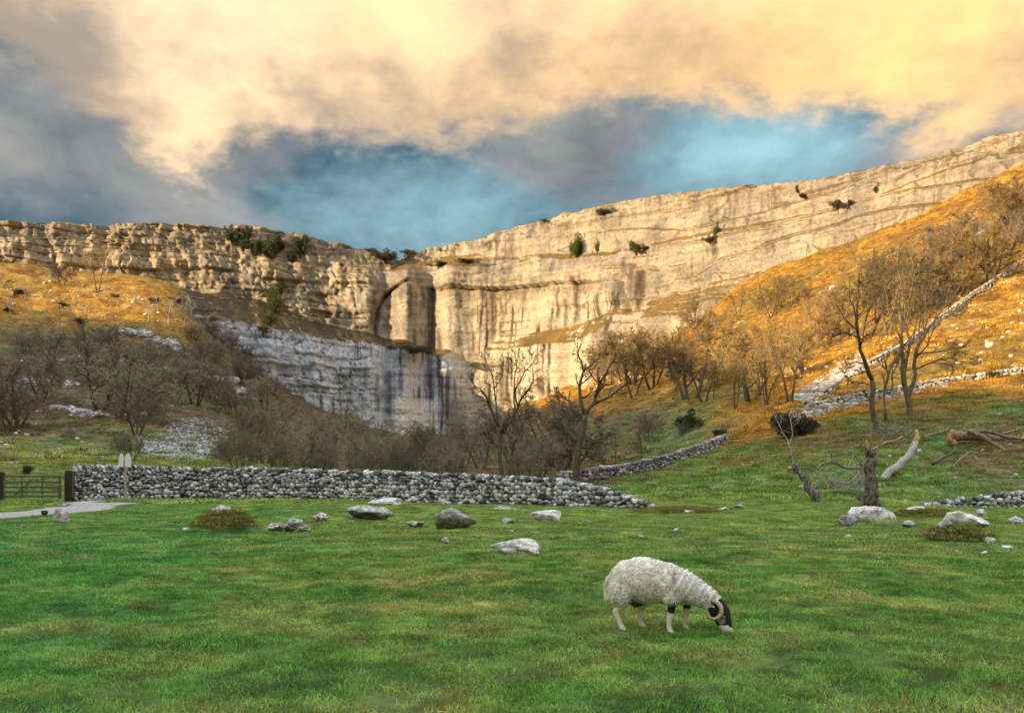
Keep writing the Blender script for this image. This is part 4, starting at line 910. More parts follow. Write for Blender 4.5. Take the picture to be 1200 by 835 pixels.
hero('leaning_tree', 'slender leaning bare tree in front of the many-stemmed one, bent branch low on its side', 60, [
    ([(1027, 512), (1024, 490), (1022, 465), (1022, 445)], .26, .2, 0),
    ([(1022, 445), (1015, 428), (1008, 410), (1005, 390), (1004, 370), (1006, 350), (1005, 328), (1010, 305)], .19, .03, 1),
    ([(1013, 426), (1002, 424), (994, 427), (990, 424), (993, 420), (999, 421)], .08, .02, 1),
    ([(1005, 388), (996, 392), (985, 390), (978, 395)], .05, .02, 1), ([(1022, 452), (1012, 448), (1000, 446), (988, 443)], .05, .015, 1),
    ([(1006, 350), (1015, 335), (1022, 315)], .05, .02, 1)], SP, 'bark', 'bark')
hero('young_ash', 'thin grey sapling with forked pale stems below the dark shrub on the bank', 50, [
    ([(930, 550), (928, 535), (925, 522)], .07, .06, 0), ([(925, 522), (918, 508), (912, 495), (905, 482)], .045, .015, 1), ([(925, 522), (929, 508), (927, 495), (924, 482)], .045, .015, 1), ([(918, 508), (910, 503), (902, 498)], .03, .01, 1)],
    dict(SP, nch=(1, 4, 3)), 'dead_wood', 'dead_wood')

# --- thicket behind the wall
for kind, px, py, top, d, l in (
    ('bush', 305, 0, 460, 92, 'big olive grey rounded thorn tree beside the scree heap'), ('thorn', 350, 0, 490, 86, 'smaller thorn tree between two big rounded ones'), ('bush', 398, 0, 470, 84, 'broad olive thorn tree under the blue shaded crag'),
    ('bush', 432, 0, 484, 90, 'bushy tree next to the broad olive thorn'), ('brownbush', 262, 0, 515, 96, 'low brown bush at the edge of the scree heap'), ('thorn', 506, 0, 490, 74, 'round headed bare tree before the pale waterfall wall'), ('brownthorn', 470, 0, 512, 80, 'small brown tree beside the round headed one'),
    ('brownthorn', 540, 0, 500, 72, 'brown tangle of branches between the round headed tree and the narrow tree'), ('brownbush', 630, 0, 500, 66, 'dark tangled bush between the narrow tree and the gnarled oak'), ('brownthorn', 655, 0, 470, 78, 'brown tree partly hidden behind the gnarled oak'),
    ('brownthorn', 565, 0, 480, 110, 'hazy brown tree behind the narrow tree'), ('brownbush', 520, 0, 520, 95, 'low brown thicket under the waterfall wall'), ('thorn', 335, 0, 480, 130, 'olive tree rising behind the thorn trees below the crag'), ('ash', 752, 0, 495, 74, 'slim pale stemmed tree standing just beyond the tumbled wall'),
    ('ash', 722, 0, 495, 82, 'second slim sapling between the tumbled wall and the oak'), ('brownbush', 700, 0, 515, 100, 'brown bush on the russet ground behind the oak'), ('brownthorn', 760, 0, 480, 120, 'brown grey tree at the foot of the sunlit slope'), ('brownbush', 800, 0, 492, 110, 'dull brown bush above the tumbled wall'),
    ('brownthorn', 600, 0, 470, 140, 'brown tree far back in the wood under the cream crag'), ('bush', 282, 0, 500, 70, 'low olive bush just behind the wall at the scree end of the wood'), ('bush', 325, 0, 498, 68, 'olive bush just behind the wall below the big rounded thorn'), ('brownbush', 372, 0, 500, 66, 'brown bush behind the wall beside the holly'), ('bush', 418, 0, 502, 64, 'olive bush behind the wall below the broad thorn'),
    ('brownbush', 455, 0, 508, 62, 'small brown bush behind the wall below the crag corner'), ('brownbush', 486, 0, 512, 60, 'low brown scrub behind the wall below the round headed tree'), ('brownbush', 528, 0, 515, 58, 'low scrub behind the wall before the waterfall wall'), ('brownbush', 612, 0, 518, 60, 'low scrub at the foot of the narrow tree'),
    ('thorn', 425, 0, 482, 140, 'olive tree at the back of the wood under the blue crag'), ('brownthorn', 640, 0, 455, 170, 'thin brown tree at the back of the wood near the cream crag')):
    tree_px(kind, px, py, top, l, 'bare trees behind the long wall', 'thorn_tree', d)
# --- sunlit slope of the cove
GS = 'bare trees on the sunlit slope'
for i, (kind, px, py, top) in enumerate((('goldthorn', 715, 452, 395), ('gold', 742, 466, 395), ('goldthorn', 765, 455, 392), ('gold', 792, 448, 385), ('goldthorn', 808, 470, 375), ('gold', 825, 470, 385), ('goldthorn', 845, 450, 400), ('gold', 862, 478, 408),
        ('goldthorn', 880, 470, 385), ('goldash', 900, 474, 375), ('gold', 925, 470, 378), ('goldthorn', 900, 430, 375), ('goldthorn', 930, 420, 375), ('gold', 865, 376, 335), ('goldthorn', 905, 372, 325), ('gold', 945, 380, 340), ('gold', 960, 400, 345),
        ('goldthorn', 915, 345, 318), ('gold', 962, 398, 355), ('goldthorn', 985, 380, 330), ('ash', 945, 306, 282), ('goldash', 780, 400, 372), ('gold', 810, 372, 340), ('goldthorn', 890, 365, 345))):
    tree_px(kind, px, py, top, where(kind, px, py, top), GS, 'hillside_tree')
for i, (kind, px, py, top) in enumerate((('goldthorn', 1010, 400, 290), ('gold', 1040, 395, 285), ('goldash', 1085, 365, 262), ('goldthorn', 1105, 362, 268), ('gold', 1130, 345, 258), ('ash', 1155, 335, 250), ('goldthorn', 1165, 330, 262), ('brownthorn', 1182, 300, 258), ('goldash', 1060, 390, 300), ('goldthorn', 1120, 330, 262), ('gold', 1090, 340, 285), ('brownthorn', 1195, 285, 235))):
    tree_px(kind, px, py, top, where(kind, px, py, top), 'stand of trees above the climbing wall', 'hillside_tree')
_rs = np.random.default_rng(12)
for q in scatter_px([(690, 455), (800, 408), (850, 372), (960, 330), (1000, 395), (930, 470), (860, 482), (780, 470)], 14, _rs):
    kind = ('goldthorn', 'gold', 'goldash', 'goldthorn', 'goldthorn')[int(_rs.integers(5))]; top = q[1] - _rs.uniform(34, 74) * (.55 + .45 * (q[1] - 330) / 150); tree_px(kind, q[0], q[1], top, where(kind, q[0], q[1], top), GS, 'hillside_tree', wide=1.1)
for q in scatter_px([(1000, 395), (1050, 330), (1120, 285), (1190, 250), (1195, 300), (1130, 345), (1070, 385)], 7, _rs):
    kind = ('goldthorn', 'gold', 'goldash', 'brownthorn')[int(_rs.integers(4))]; top = q[1] - _rs.uniform(40, 80); tree_px(kind, q[0], q[1], top, where(kind, q[0], q[1], top), 'stand of trees above the climbing wall', 'hillside_tree', wide=1.1)
for q in scatter_px([(0, 330), (110, 335), (200, 345), (235, 380), (120, 385), (0, 365)], 9, _rs):
    g_ = ground(q[0], q[1])
    if g_ is not None: bush_small.append(q)
for kind, px, py, top, l in (('ash', 1086, 232, 178, 'dark slender tree growing against the long cliff near its high end'), ('brownbush', 1106, 222, 192, 'dark round bush at the foot of the long cliff'), ('ash', 1142, 218, 182, 'thin tree on the slope edge under the high end of the long cliff'), ('gold', 1078, 258, 238, 'small golden tree below the slender dark tree'),
                             ('gold', 1158, 230, 205, 'little bare tree casting a shadow on the upper golden slope'), ('gold', 114, 343, 283, 'lone forked tree standing in the sunlit grass below the shaded end of the cliff'), ('brownthorn', 72, 335, 305, 'short dark thorn on the sunlit grass beside the lone forked tree'),
                             ('snag', 840, 405, 370, 'pale dead trunk leaning at the brink of the cream lower crag')):
    tree_px(kind, px, py, top, l, None, 'hillside_tree')
for px, py, top in ((83, 378, 345), (175, 378, 348), (197, 384, 345), (216, 384, 350), (240, 360, 335), (330, 395, 365), (55, 366, 345), (262, 352, 330), (30, 352, 330), (140, 370, 346), (158, 360, 338), (100, 382, 352), (12, 372, 348), (185, 366, 342), (225, 372, 345), (70, 385, 358)):
    tree_px('snag', px, py, top, where('snag', px, py, top), 'pale dead trees at the shadow edge', 'dead_tree')
for kind, px, py, top in (('brownthorn', 20, 500, 405), ('brownbush', 8, 505, 440), ('brownthorn', 48, 470, 415), ('thorn', 142, 494, 400), ('brownthorn', 120, 480, 395), ('brownbush', 105, 450, 405), ('brownthorn', 170, 480, 405), ('brownbush', 190, 465, 415), ('thorn', 205, 470, 415), ('brownbush', 150, 450, 405),
        ('brownthorn', 230, 475, 420), ('brownbush', 250, 470, 425), ('thorn', 185, 497, 440), ('brownthorn', 160, 510, 450), ('brownbush', 275, 490, 440), ('brownbush', 215, 440, 400), ('brownthorn', 130, 420, 380), ('brownbush', 95, 412, 385), ('brownbush', 30, 415, 385), ('ash', 100, 420, 370),
        ('brownbush', 290, 455, 425), ('brownthorn', 62, 425, 385), ('brownbush', 152, 540, 500), ('snag', 142, 494, 445), ('snag', 102, 460, 415), ('brownbush', 235, 425, 398), ('brownbush', 250, 395, 372), ('brownbush', 270, 410, 385), ('brownthorn', 262, 430, 395), ('brownbush', 290, 425, 402), ('brownbush', 300, 445, 418), ('brownbush', 245, 378, 356), ('brownbush', 320, 462, 436), ('brownbush', 228, 398, 374), ('brownthorn', 275, 448, 412), ('thorn', 310, 480, 440), ('brownbush', 180, 430, 395)):
    tree_px(kind, px, py, top, where(kind, px, py, top), 'thicket on the shaded hill', 'thicket_tree')

# --- evergreens and ivy: crowns of many small leaves
def mat_leaf(name, a, b):
    m, N = mat_new(name); p = wpos(N); n = N.noise(p, 1.6, 4, .6); r = N.n('ShaderNodeObjectInfo').outputs['Random']
    bs = finish(N, N.mix(N.smooth(n, .35, .65), a, b), .7, None, spec=.3); return m
M['evergreen'] = mat_leaf('dark_evergreen', (.030, .048, .016), (.085, .105, .032)); M['ivy'] = mat_leaf('ivy_leaf', (.045, .065, .012), (.12, .13, .025)); M['shrub'] = mat_leaf('dark_shrub', (.035, .032, .018), (.095, .080, .042))
def leafy(seed, mat, n=1500, size=.16, shape=(1, 1, 1), clumps=22):
    rg = np.random.default_rng(seed); c = rg.normal(size=(clumps, 3)) * (.42, .42, .30); c[:, 2] = np.abs(c[:, 2]) * .9 + .25
    k = rg.integers(clumps, size=n); q = rg.normal(size=(n, 3)); q /= np.linalg.norm(q, axis=1, keepdims=True); P_ = c[k] + q * (.30 * rg.uniform(.1, 1, (n, 1)) ** .45) * (1, 1, .8)
    P_ = P_ * shape; P_[:, 2] = np.maximum(P_[:, 2], .02)
    a = rg.normal(size=(n, 3)); a /= np.linalg.norm(a, axis=1, keepdims=True); b = np.cross(a, rg.normal(size=(n, 3))); b /= np.linalg.norm(b, axis=1, keepdims=True)
    s_ = size * rg.uniform(.5, 1.1, (n, 1)); V = np.stack([P_ - a * s_, P_ + b * s_ * .5, P_ + a * s_, P_ - b * s_ * .5], 1).reshape(-1, 3)
    crown = mk_mesh('crown', V, np.arange(4 * n).reshape(-1, 4), M[mat], False)
    t = []
    for i in range(7):
        e = c[i % clumps] * shape; t.append(([(0, 0, -.15), (e[0] * .3 + .02, e[1] * .3, e[2] * .45), (e[0] * .8, e[1] * .8, e[2] * .9)], [.05, .03, .012]))
    return tube_mesh(t, lambda r: 5, 'trunk', M['bark_dark']), crown
LEAF = {('yew', i): leafy(40 + i, 'evergreen', 3800, .07, (1, 1, 1.25)) for i in range(2)}
LEAF.update({('ivy', i): leafy(50 + i, 'ivy', 3000, .065, (.8, .8, 1.7)) for i in range(2)}); LEAF.update({('shrub', i): leafy(60 + i, 'shrub', 3600, .07, (1.25, 1.25, .85)) for i in range(2)})
LH = {k: max(v.co.z for v in me[1].vertices) for k, me in LEAF.items()}
def cliff_hit(px, py):
    """first point of the crag along a line of sight"""
    o = bpy.data.objects['cliff']; d = Vector(((px - CX) / FPX, 1, (HY - py) / FPX)).normalized()
    ok, loc, n, _ = o.ray_cast(Vector((0, 0, EYE)), d); return loc if ok else None
def bush_px(kind, px, py, w, hgt, label, name='evergreen_bush', group=None, crag=True):
    g = cliff_hit(px, py) if crag else ground(px, py)
    if crag:
        g2 = ground(px, py)
        if g is None or (g2 is not None and g2.y < g.y): g = g2
    if g is None: return
    k = g.y / FPX; key = (kind, _rt.randrange(2)); H = hgt * k; r = empty(name, (g.x, g.y - .2, g.z - .1)); s = H / LH[key]; sw = w * k / 2.1
    r.scale = (sw, sw, s); r.rotation_euler = (0, 0, _rt.uniform(0, 6.28)); tag(r, label, 'bush', group); obj('trunk', LEAF[key][0], r); obj('crown', LEAF[key][1], r); return r
for px, py, w, hh in ((272, 284, 20, 20), (285, 292, 24, 26), (300, 300, 16, 22), (316, 302, 24, 34), (328, 296, 14, 26), (352, 299, 24, 28), (268, 276, 12, 12), (342, 308, 14, 14)):
    bush_px('yew', px, py, w, hh, 'dark green yew clinging to the cliff above the shaded hill', group='yews on the cliff')
for px, py, w, hh in ((318, 350, 20, 24), (322, 365, 26, 30), (316, 380, 22, 26), (330, 345, 12, 30), (308, 392, 16, 18)):
    bush_px('ivy', px, py, w, hh, 'olive ivy clump hanging down the gully beneath the yews', 'ivy_clump', group='ivy in the gully')
bush_px('ivy', 675, 302, 22, 32, 'tall ivy patch high on the sunlit face', 'ivy_clump'); bush_px('yew', 676, 301, 16, 22, 'dark shrub at the bottom of the tall ivy patch')
bush_px('ivy', 700, 296, 8, 22, 'narrow ivy strip beside the tall ivy patch', 'ivy_clump'); bush_px('yew', 745, 297, 20, 16, 'dark bush on a ledge above the shaded niche'); bush_px('shrub', 757, 296, 16, 9, 'low dark shrub next to the ledge bush')
bush_px('yew', 840, 279, 11, 20, 'upright dark bush halfway up the long cliff'); bush_px('shrub', 832, 284, 12, 9, 'brown shrub beside the upright dark bush'); bush_px('shrub', 709, 252, 18, 9, 'brown shrub on the rim of the long cliff'); bush_px('shrub', 638, 261, 10, 5, 'tiny dark shrub on the rim nearer the notch')
bush_px('yew', 936, 226, 10, 10, 'dark shrub near the top of the long cliff'); bush_px('shrub', 944, 232, 14, 7, 'spreading dark shrub below the small cliff top shrub'); bush_px('shrub', 982, 247, 18, 15, 'rusty shrub in a crack of the long cliff'); bush_px('shrub', 996, 244, 9, 12, 'second rusty shrub beside the crack')
bush_px('yew', 1026, 226, 7, 12, 'thin dark shrub on the upper long cliff'); bush_px('shrub', 518, 312, 22, 6, 'dark cushion of turf on the ledge under the notch'); bush_px('shrub', 547, 308, 22, 5, 'second dark cushion on the ledge beside the notch')
bush_px('shrub', 452, 306, 26, 14, 'dark scrub in the notch of the cliff'); bush_px('shrub', 478, 300, 16, 9, 'scrub on the sunny side of the notch'); bush_px('shrub', 436, 298, 16, 8, 'scrub on the shady side of the notch')
bush_px('yew', 805, 502, 38, 24, 'dark spreading evergreen on the slope above the tumbled wall', crag=False); bush_px('shrub', 842, 512, 16, 12, 'dark round shrub at the top of the tumbled wall', 'shrub', crag=False)
bush_px('shrub', 928, 512, 50, 34, 'dark leafless looking shrub on the bank below the scree', 'shrub', crag=False); bush_px('shrub', 1163, 445, 15, 13, 'round red brown shrub beside the level wall', 'shrub', crag=False); bush_px('shrub', 645, 552, 44, 30, 'dark evergreen undergrowth behind the wall near the oak', 'shrub', crag=False)
bush_px('ivy', 368, 552, 26, 50, 'dull green holly between the thorn trees', 'shrub', crag=False); bush_px('shrub', 35, 556, 10, 14, 'small round black bush beyond the gate', 'shrub', crag=False)
for q in bush_small: bush_px('shrub', q[0], q[1], 7 + 6 * _rt.random(), 4 + 3 * _rt.random(), 'low dark scrub cushion dotted over the sunlit grass under the cliff', 'scrub_cushion', 'scrub on the sunlit grass', crag=False)
bush_px('shrub', 480, 412, 50, 8, 'dark heather along the brink of the lower crag', 'shrub'); bush_px('shrub', 1115, 560, 30, 4, 'low tuft on the green bank', 'shrub', crag=False) if False else None

# --- dead wood on the bank
def wood(name, label, d, parts, mat='dead_wood', end='broken_wood', cat='log', jit=.18):
    """parts: (name, [(px, py, extra depth)], r0, r1, material); radii in photo pixels"""
    bx, by, _ = parts[0][1][0]; k = d / FPX; o0 = Vector(P(bx, by, d)); gz = hz(o0.x, o0.y); root = empty(name, (o0.x, o0.y, o0.z)); tag(root, label, cat)
    for nm, pp, r0, r1, mt in parts:
        pts = []
        for a, b in zip(pp, pp[1:]):
            for f in (0, .34, .67): pts.append([a[i] + (b[i] - a[i]) * f for i in range(3)])
        pts.append(list(pp[-1])); n = len(pts) - 1; rg = random.Random(int(pp[0][0] * 7 + pp[0][1])); W = []
        for i, (px, py, e) in enumerate(pts):
            x, y, z = P(px, py, d + e); w = r0 * k * .18 if 0 < i < n else 0; W.append((x - o0.x + rg.gauss(0, w), y - o0.y + rg.gauss(0, w), z - o0.z + rg.gauss(0, w)))
        R = [(r0 + (r1 - r0) * i / n) * k for i in range(n + 1)]
        obj(nm, tube_mesh([(W, R)], lambda r: 10 if r0 > 2 else 6, nm, M[mt], jit), root)
    return root
def g_d(px, py): return ground(px, py).y
def stump():
    d = g_d(1019, 594)
    wood('tree_stump', 'splintered dark stump with bare side branches standing behind the big grey boulder', d, [
        ('trunk', [(1019, 595, 0), (1020, 575, 0), (1021, 555, 0), (1019, 538, 0), (1017, 526, 0)], 8.5, 4.5, 'stump'), ('splinter', [(1023, 548, 0), (1024, 536, 0), (1026, 528, 0)], 4, 1.5, 'stump'), ('root', [(1026, 585, 0), (1031, 594, -.2), (1036, 598, -.3)], 4, 1.5, 'stump'), ('root', [(1013, 586, 0), (1007, 596, -.2)], 4, 1.5, 'stump'), ('splinter', [(1017, 530, 0), (1015, 516, 0)], 3, 1, 'old_log'), ('splinter', [(1024, 545, 0), (1027, 530, 0), (1030, 522, .2)], 3, 1.2, 'dead_wood'),
        ('root', [(1006, 585, -.2), (1007, 565, -.2), (1010, 548, 0), (1018, 535, 0)], 2.2, 1.6, 'dead_wood'),
        ('branch', [(1012, 548, 0), (995, 548, -.2), (985, 546, -.4), (976, 540, -.5), (974, 528, -.6)], 2, .9, 'dead_wood'), ('branch', [(985, 544, -.4), (972, 540, -.6), (960, 545, -.8), (958, 550, -.9)], 1.5, .7, 'old_log'), ('branch', [(1022, 527, 0), (1035, 520, .4), (1048, 516, .7), (1058, 511, 1)], 2, 1, 'old_log'), ('branch', [(1026, 530, 0), (1032, 520, .2), (1036, 512, .3)], 1.6, .8, 'old_log'),
        ('branch', [(1010, 545, 0), (1000, 530, -.3), (990, 526, -.5)], 1.2, .5, 'dead_wood'), ('branch', [(1008, 552, 0), (1000, 562, -.4), (990, 568, -.6)], 1.2, .5, 'dead_wood')], cat='stump', jit=.3)
stump()
d = g_d(1034, 562)
wood('dead_log', 'pale barkless log leaning on the bank with a broken orange end', d, [('log', [(1033, 563, 0), (1042, 552, .6), (1055, 543, 1.2), (1064, 534, 1.8), (1070, 525, 2.4), (1073, 518, 2.8)], 5, 4, 'dead_wood'), ('broken_end', [(1073, 517, 2.85), (1075, 510, 3.2), (1074, 504, 3.5)], 3.6, 2, 'broken_wood')], cat='log')
d = g_d(1118, 524)
wood('fallen_tree', 'thick fallen trunk with a splintered orange root end and long bare limbs', d, [('trunk', [(1114, 513, 0), (1130, 511, .4), (1150, 512, .8), (1175, 515, 1.2), (1205, 512, 1.6)], 6, 4, 'old_log'), ('root_end', [(1116, 522, -.2), (1114, 513, -.1), (1117, 504, 0)], 5, 2.5, 'broken_wood'),
    ('limb', [(1135, 504, .2), (1150, 510, -.2), (1165, 520, -.6), (1180, 530, -1), (1197, 540, -1.4), (1202, 545, -1.5)], 2.8, 1.6, 'old_log'), ('limb', [(1140, 505, .4), (1160, 506, .3), (1180, 512, .2), (1200, 515, 0)], 2.4, 1.4, 'old_log'), ('limb', [(1163, 530, -.6), (1170, 527, -.6), (1172, 522, -.6)], 1.4, .8, 'old_log'), ('limb', [(1175, 508, .6), (1190, 504, .8), (1210, 497, 1)], 1.5, .8, 'old_log')])
d = g_d(965, 590)
wood('dead_log', 'crooked dark dead trunk slumped on the bank beside the splintered stump', d, [('trunk', [(964, 593, 0), (955, 582, .3), (948, 572, .6), (942, 562, .9), (936, 552, 1.2), (930, 545, 1.4)], 5.5, 3.5, 'stump'), ('stub', [(930, 547, 1.4), (924, 550, 1.3)], 2.8, 2.4, 'broken_wood'), ('branch', [(946, 575, .4), (950, 562, .3), (945, 552, .3)], 1.2, .6, 'dead_wood'), ('branch', [(934, 548, 1.3), (950, 547, 1.2)], 1, .6, 'dead_wood')], jit=.3)
for (a, l) in (([(1093, 543, 0), (1105, 536, .4), (1120, 528, .8)], 'dark fallen branch lying below the thick fallen trunk'), ([(1081, 512, 0), (1095, 508, .3), (1112, 503, .6)], 'reddish dead branch between the leaning log and the fallen trunk'), ([(1115, 548, 0), (1125, 537, .4), (1135, 530, .7), (1145, 530, .9)], 'thin pale twig on the grass below the fallen trunk'), ([(968, 569, 0), (980, 570, .1), (994, 573, .2)], 'thin white stick lying before the splintered stump')):
    wood('fallen_branch', l, g_d(a[0][0], a[0][1] + 3), [('branch', a, 2.2 if 'dark' in l or 'red' in l else 1.1, 1.2 if 'dark' in l or 'red' in l else .6, 'stump' if 'dark' in l else 'old_log' if 'red' in l else 'dead_wood')], cat='branch')
def twig_heap(px, py, w, hh, n, label, seed):
    g = ground(px, py); k = g.y / FPX; rg = random.Random(seed); t = []
    for i in range(n):
        a = rg.uniform(0, 6.28); L = w * k * rg.uniform(.3, .7); p = (rg.gauss(0, w * k * .2), rg.gauss(0, w * k * .2), rg.uniform(0, hh * k * .4)); q = (p[0] + L * math.cos(a), p[1] + L * math.sin(a) * .7, rg.uniform(0, hh * k))
        m_ = tuple((p[j] + q[j]) / 2 + rg.gauss(0, .08) for j in range(3)); t.append(([p, m_, q], [.02, .014, .006]))
    o = obj('brushwood', tube_mesh(t, lambda r: 4, 'brushwood', M['dead_wood'])); o.location = g; tag(o, label, 'brushwood')
twig_heap(1045, 515, 60, 26, 60, 'tangle of pale dead twigs round the foot of the many-stemmed tree', 3)
twig_heap(985, 575, 60, 26, 50, 'spray of dead twigs beside the splintered stump', 4)
twig_heap(560, 575, 40, 34, 30, 'heap of pale dead branches behind the wall below the narrow tree', 5)
# ------------------------------------------------------------------ path, gate, signpost
def mat_simple(name, a, b, scale, rough=.85, bstr=.4, bdist=.02, detail=5):
    m, N = mat_new(name); p = wpos(N); n = N.noise(p, scale, detail, .7); finish(N, N.mix(N.smooth(n, .35, .65), a, b), rough, n, bstr, bdist); return m
M['gravel'] = mat_simple('path_gravel', (.26, .265, .28), (.46, .46, .47), 9, .95, .6, .03)
M['gate_wood'] = mat_simple('weathered_gate_wood', (.07, .065, .05), (.20, .19, .155), 14)
M['post_wood'] = mat_simple('dark_gatepost_wood', (.018, .017, .016), (.055, .05, .042), 10)
M['sign_post'] = mat_simple('pale_signpost_wood', (.30, .27, .22), (.45, .42, .36), 16)
M['white_paint'] = mat_simple('white_paint', (.74, .75, .75), (.82, .82, .80), 6, .5, .1)
M['green_metal'] = mat_simple('green_grey_metal', (.06, .12, .13), (.10, .17, .18), 9, .5)
def box(bm, c, s, rot=None, bev=.008):
    r = bmesh.ops.create_cube(bm, size=1.0); vs = r['verts']; bmesh.ops.scale(bm, vec=s, verts=vs)
    es = list({e for v in vs for e in v.link_edges}); b = bmesh.ops.bevel(bm, geom=es, offset=bev, segments=1, affect='EDGES')
    vs = list({v for f in b['faces'] for v in f.verts} | {v for v in vs if v.is_valid}); 
    allv = set(); stack = [vs[0]]
    while stack:
        v = stack.pop()
        if v in allv: continue
        allv.add(v); stack += [e.other_vert(v) for e in v.link_edges]
    vs = list(allv)
    if rot is not None: bmesh.ops.rotate(bm, cent=(0, 0, 0), matrix=rot, verts=vs)
    bmesh.ops.translate(bm, vec=c, verts=vs)
def bobj(name, bm, mat, parent=None):
    me = bpy.data.meshes.new(name); bm.to_mesh(me); bm.free(); me.materials.append(M[mat]); return obj(name, me, parent)
def boxobj(name, c, s, mat, parent, rot=None, bev=.008):
    bm = bmesh.new(); box(bm, c, s, rot, bev); return bobj(name, bm, mat, parent)
PATH = [(-25.5, 20.0, 2.0), (-20.5, 25.5, 2.0), (-18.2, 30.0, 1.8), (-18.2, 34.5, 1.5), (-18.8, 38.0, 1.25), (-18.9, 40.0, 1.0), (-18.6, 41.6, .75), (-17.2, 42.9, .6), (-15.5, 43.9, .5), (-13.8, 44.6, .4)]
def dist_path(x, y):
    best = np.full(np.shape(x), 1e9)
    for (x0, y0, w0), (x1, y1, w1) in zip(PATH, PATH[1:]):
        dx, dy = x1 - x0, y1 - y0; t = np.clip(((x - x0) * dx + (y - y0) * dy) / (dx * dx + dy * dy), 0, 1)
        best = np.minimum(best, np.hypot(x - x0 - t * dx, y - y0 - t * dy) - (w0 + (w1 - w0) * t))
    # track through the gate
    t = np.clip((y - 39) / 20.0, 0, 1); return np.minimum(best, np.where((y > 39) & (y < 60), np.abs(x - (-20.6 - 7 * t)) - 1.3, 1e9))
def ribbon(name, pts, n=120, m=7):
    p = np.array(pts, float); s = np.r_[0, np.cumsum(np.hypot(*np.diff(p[:, :2], axis=0).T))]; q = np.linspace(0, s[-1], n)
    k = np.hanning(15); k /= k.sum(); sm = lambda a: np.convolve(np.pad(a, 7, mode='edge'), k, 'valid')
    x, y, w = (sm(np.interp(q, s, p[:, i])) for i in range(3)); tx, ty = np.gradient(x), np.gradient(y); l = np.hypot(tx, ty)
    w = w * (1 + .18 * fbm(q / 1.5, q * 0, 5, 3)); u = np.linspace(-1, 1, m)
    X = x[:, None] + (ty / l * w)[:, None] * u; Y = y[:, None] - (tx / l * w)[:, None] * u
    Z = hm(X, Y) + .03 * (1 - np.abs(u[None]) ** 4) + .004
    i = np.arange(n - 1)[:, None] * m; j = np.arange(m - 1)[None]; F = np.stack([i + j, i + j + 1, i + m + j + 1, i + m + j], -1).reshape(-1, 4)
    return tag(obj(name, mk_mesh(name, np.stack([X, Y, Z], -1).reshape(-1, 3), F, M['gravel'])), kind='structure')
ribbon('path', PATH)
ribbon('gate_track_path', [(-19.6, 38.6, 1.1), (-20.8, 43, 1.15), (-22.0, 47, 1.25), (-24.5, 53, 1.2), (-27.5, 59, 1.0)], 70)
def build_gate():
    y = 45.6; xL, xR = (4 - CX) / FPX * y, (74 - CX) / FPX * y; g = empty('field_gate', (xL, y, hz(xL, y))); L = xR - xL - .1
    tag(g, 'weathered wooden five barred field gate closed across the track', 'gate')
    for z in (.22, .46, .72, .98, 1.28): boxobj('rail', (L / 2, 0, z + .06), (L, .05, .10), 'gate_wood', g)
    for x in (.06, L - .06): boxobj('stile', (x, -.055, .76), (.11, .06, 1.25), 'gate_wood', g)
    for x in (L * .33, L * .68): boxobj('upright', (x, -.05, .74), (.08, .03, 1.16), 'gate_wood', g)
    boxobj('brace', (L * .34, .05, .76), (1.3, .03, .08), 'gate_wood', g, Matrix.Rotation(-.72, 3, 'Y'))
    boxobj('latch', (L - .02, -.1, 1.0), (.05, .03, .75), 'green_metal', g)
    for px, w, hgt, l in ((1, .30, 1.62, 'dark wooden post at the hinge side of the field gate'), (81.5, .42, 1.68, 'broad dark wooden post between the gate and the wall end')):
        x = (px - CX) / FPX * y; r = empty('gate_post', (x, y, hz(x, y))); tag(r, l, 'post'); boxobj('post', (0, 0, hgt / 2 - .1), (w, .3, hgt), 'post_wood', r, Matrix.Rotation(.01, 3, 'Y'), .03)
        bm = bmesh.new(); box(bm, (0, 0, hgt - .08), (w * .86, .26, .08), None, .03); bobj('cap', bm, 'post_wood', r)
        if px > 50: boxobj('strap', (w / 2 + .02, -.1, .9), (.05, .06, 1.4), 'gate_wood', r)
    for i, (px, hh) in enumerate(((72, .95),)):
        x = (px - CX) / FPX * y; r = obj('marker_post', None) if False else None
build_gate()
def build_sign():
    y = 45.9; x = (147 - CX) / FPX * y; g = empty('signpost', (x, y, hz(x, y))); tag(g, 'pale wooden signpost with two white pointed boards in front of the wall', 'signpost')
    boxobj('post', (0, 0, .98), (.12, .12, 2.1), 'sign_post', g, None, .012)
    for s_ in (-1, 1):
        bm = bmesh.new(); pr = [(-.15, 0), (.15, 0), (.16, .44), (.11, .62), (.03, .73), (-.03, .73), (-.11, .62), (-.16, .44)]
        f = [bm.verts.new((a, -.018, b)) for a, b in pr]; k = [bm.verts.new((a, .018, b)) for a, b in pr]; bm.faces.new(f); bm.faces.new(k[::-1])
        for i in range(8): bm.faces.new((f[i], k[i], k[(i + 1) % 8], f[(i + 1) % 8]))
        bmesh.ops.recalc_face_normals(bm, faces=bm.faces[:]); bmesh.ops.bevel(bm, geom=bm.edges[:], offset=.006, segments=1, affect='EDGES')
        bmesh.ops.rotate(bm, cent=(0, 0, 0), matrix=Matrix.Rotation(s_ * .35, 3, 'Z'), verts=bm.verts[:]); bmesh.ops.translate(bm, vec=(s_ * .185, -.10, 1.85), verts=bm.verts[:])
        b = bobj('sign_board', bm, 'white_paint', g)
        boxobj('bracket', (s_ * .10, -.075, 2.05), (.16, .03, .05), 'post_wood', b)
build_sign()

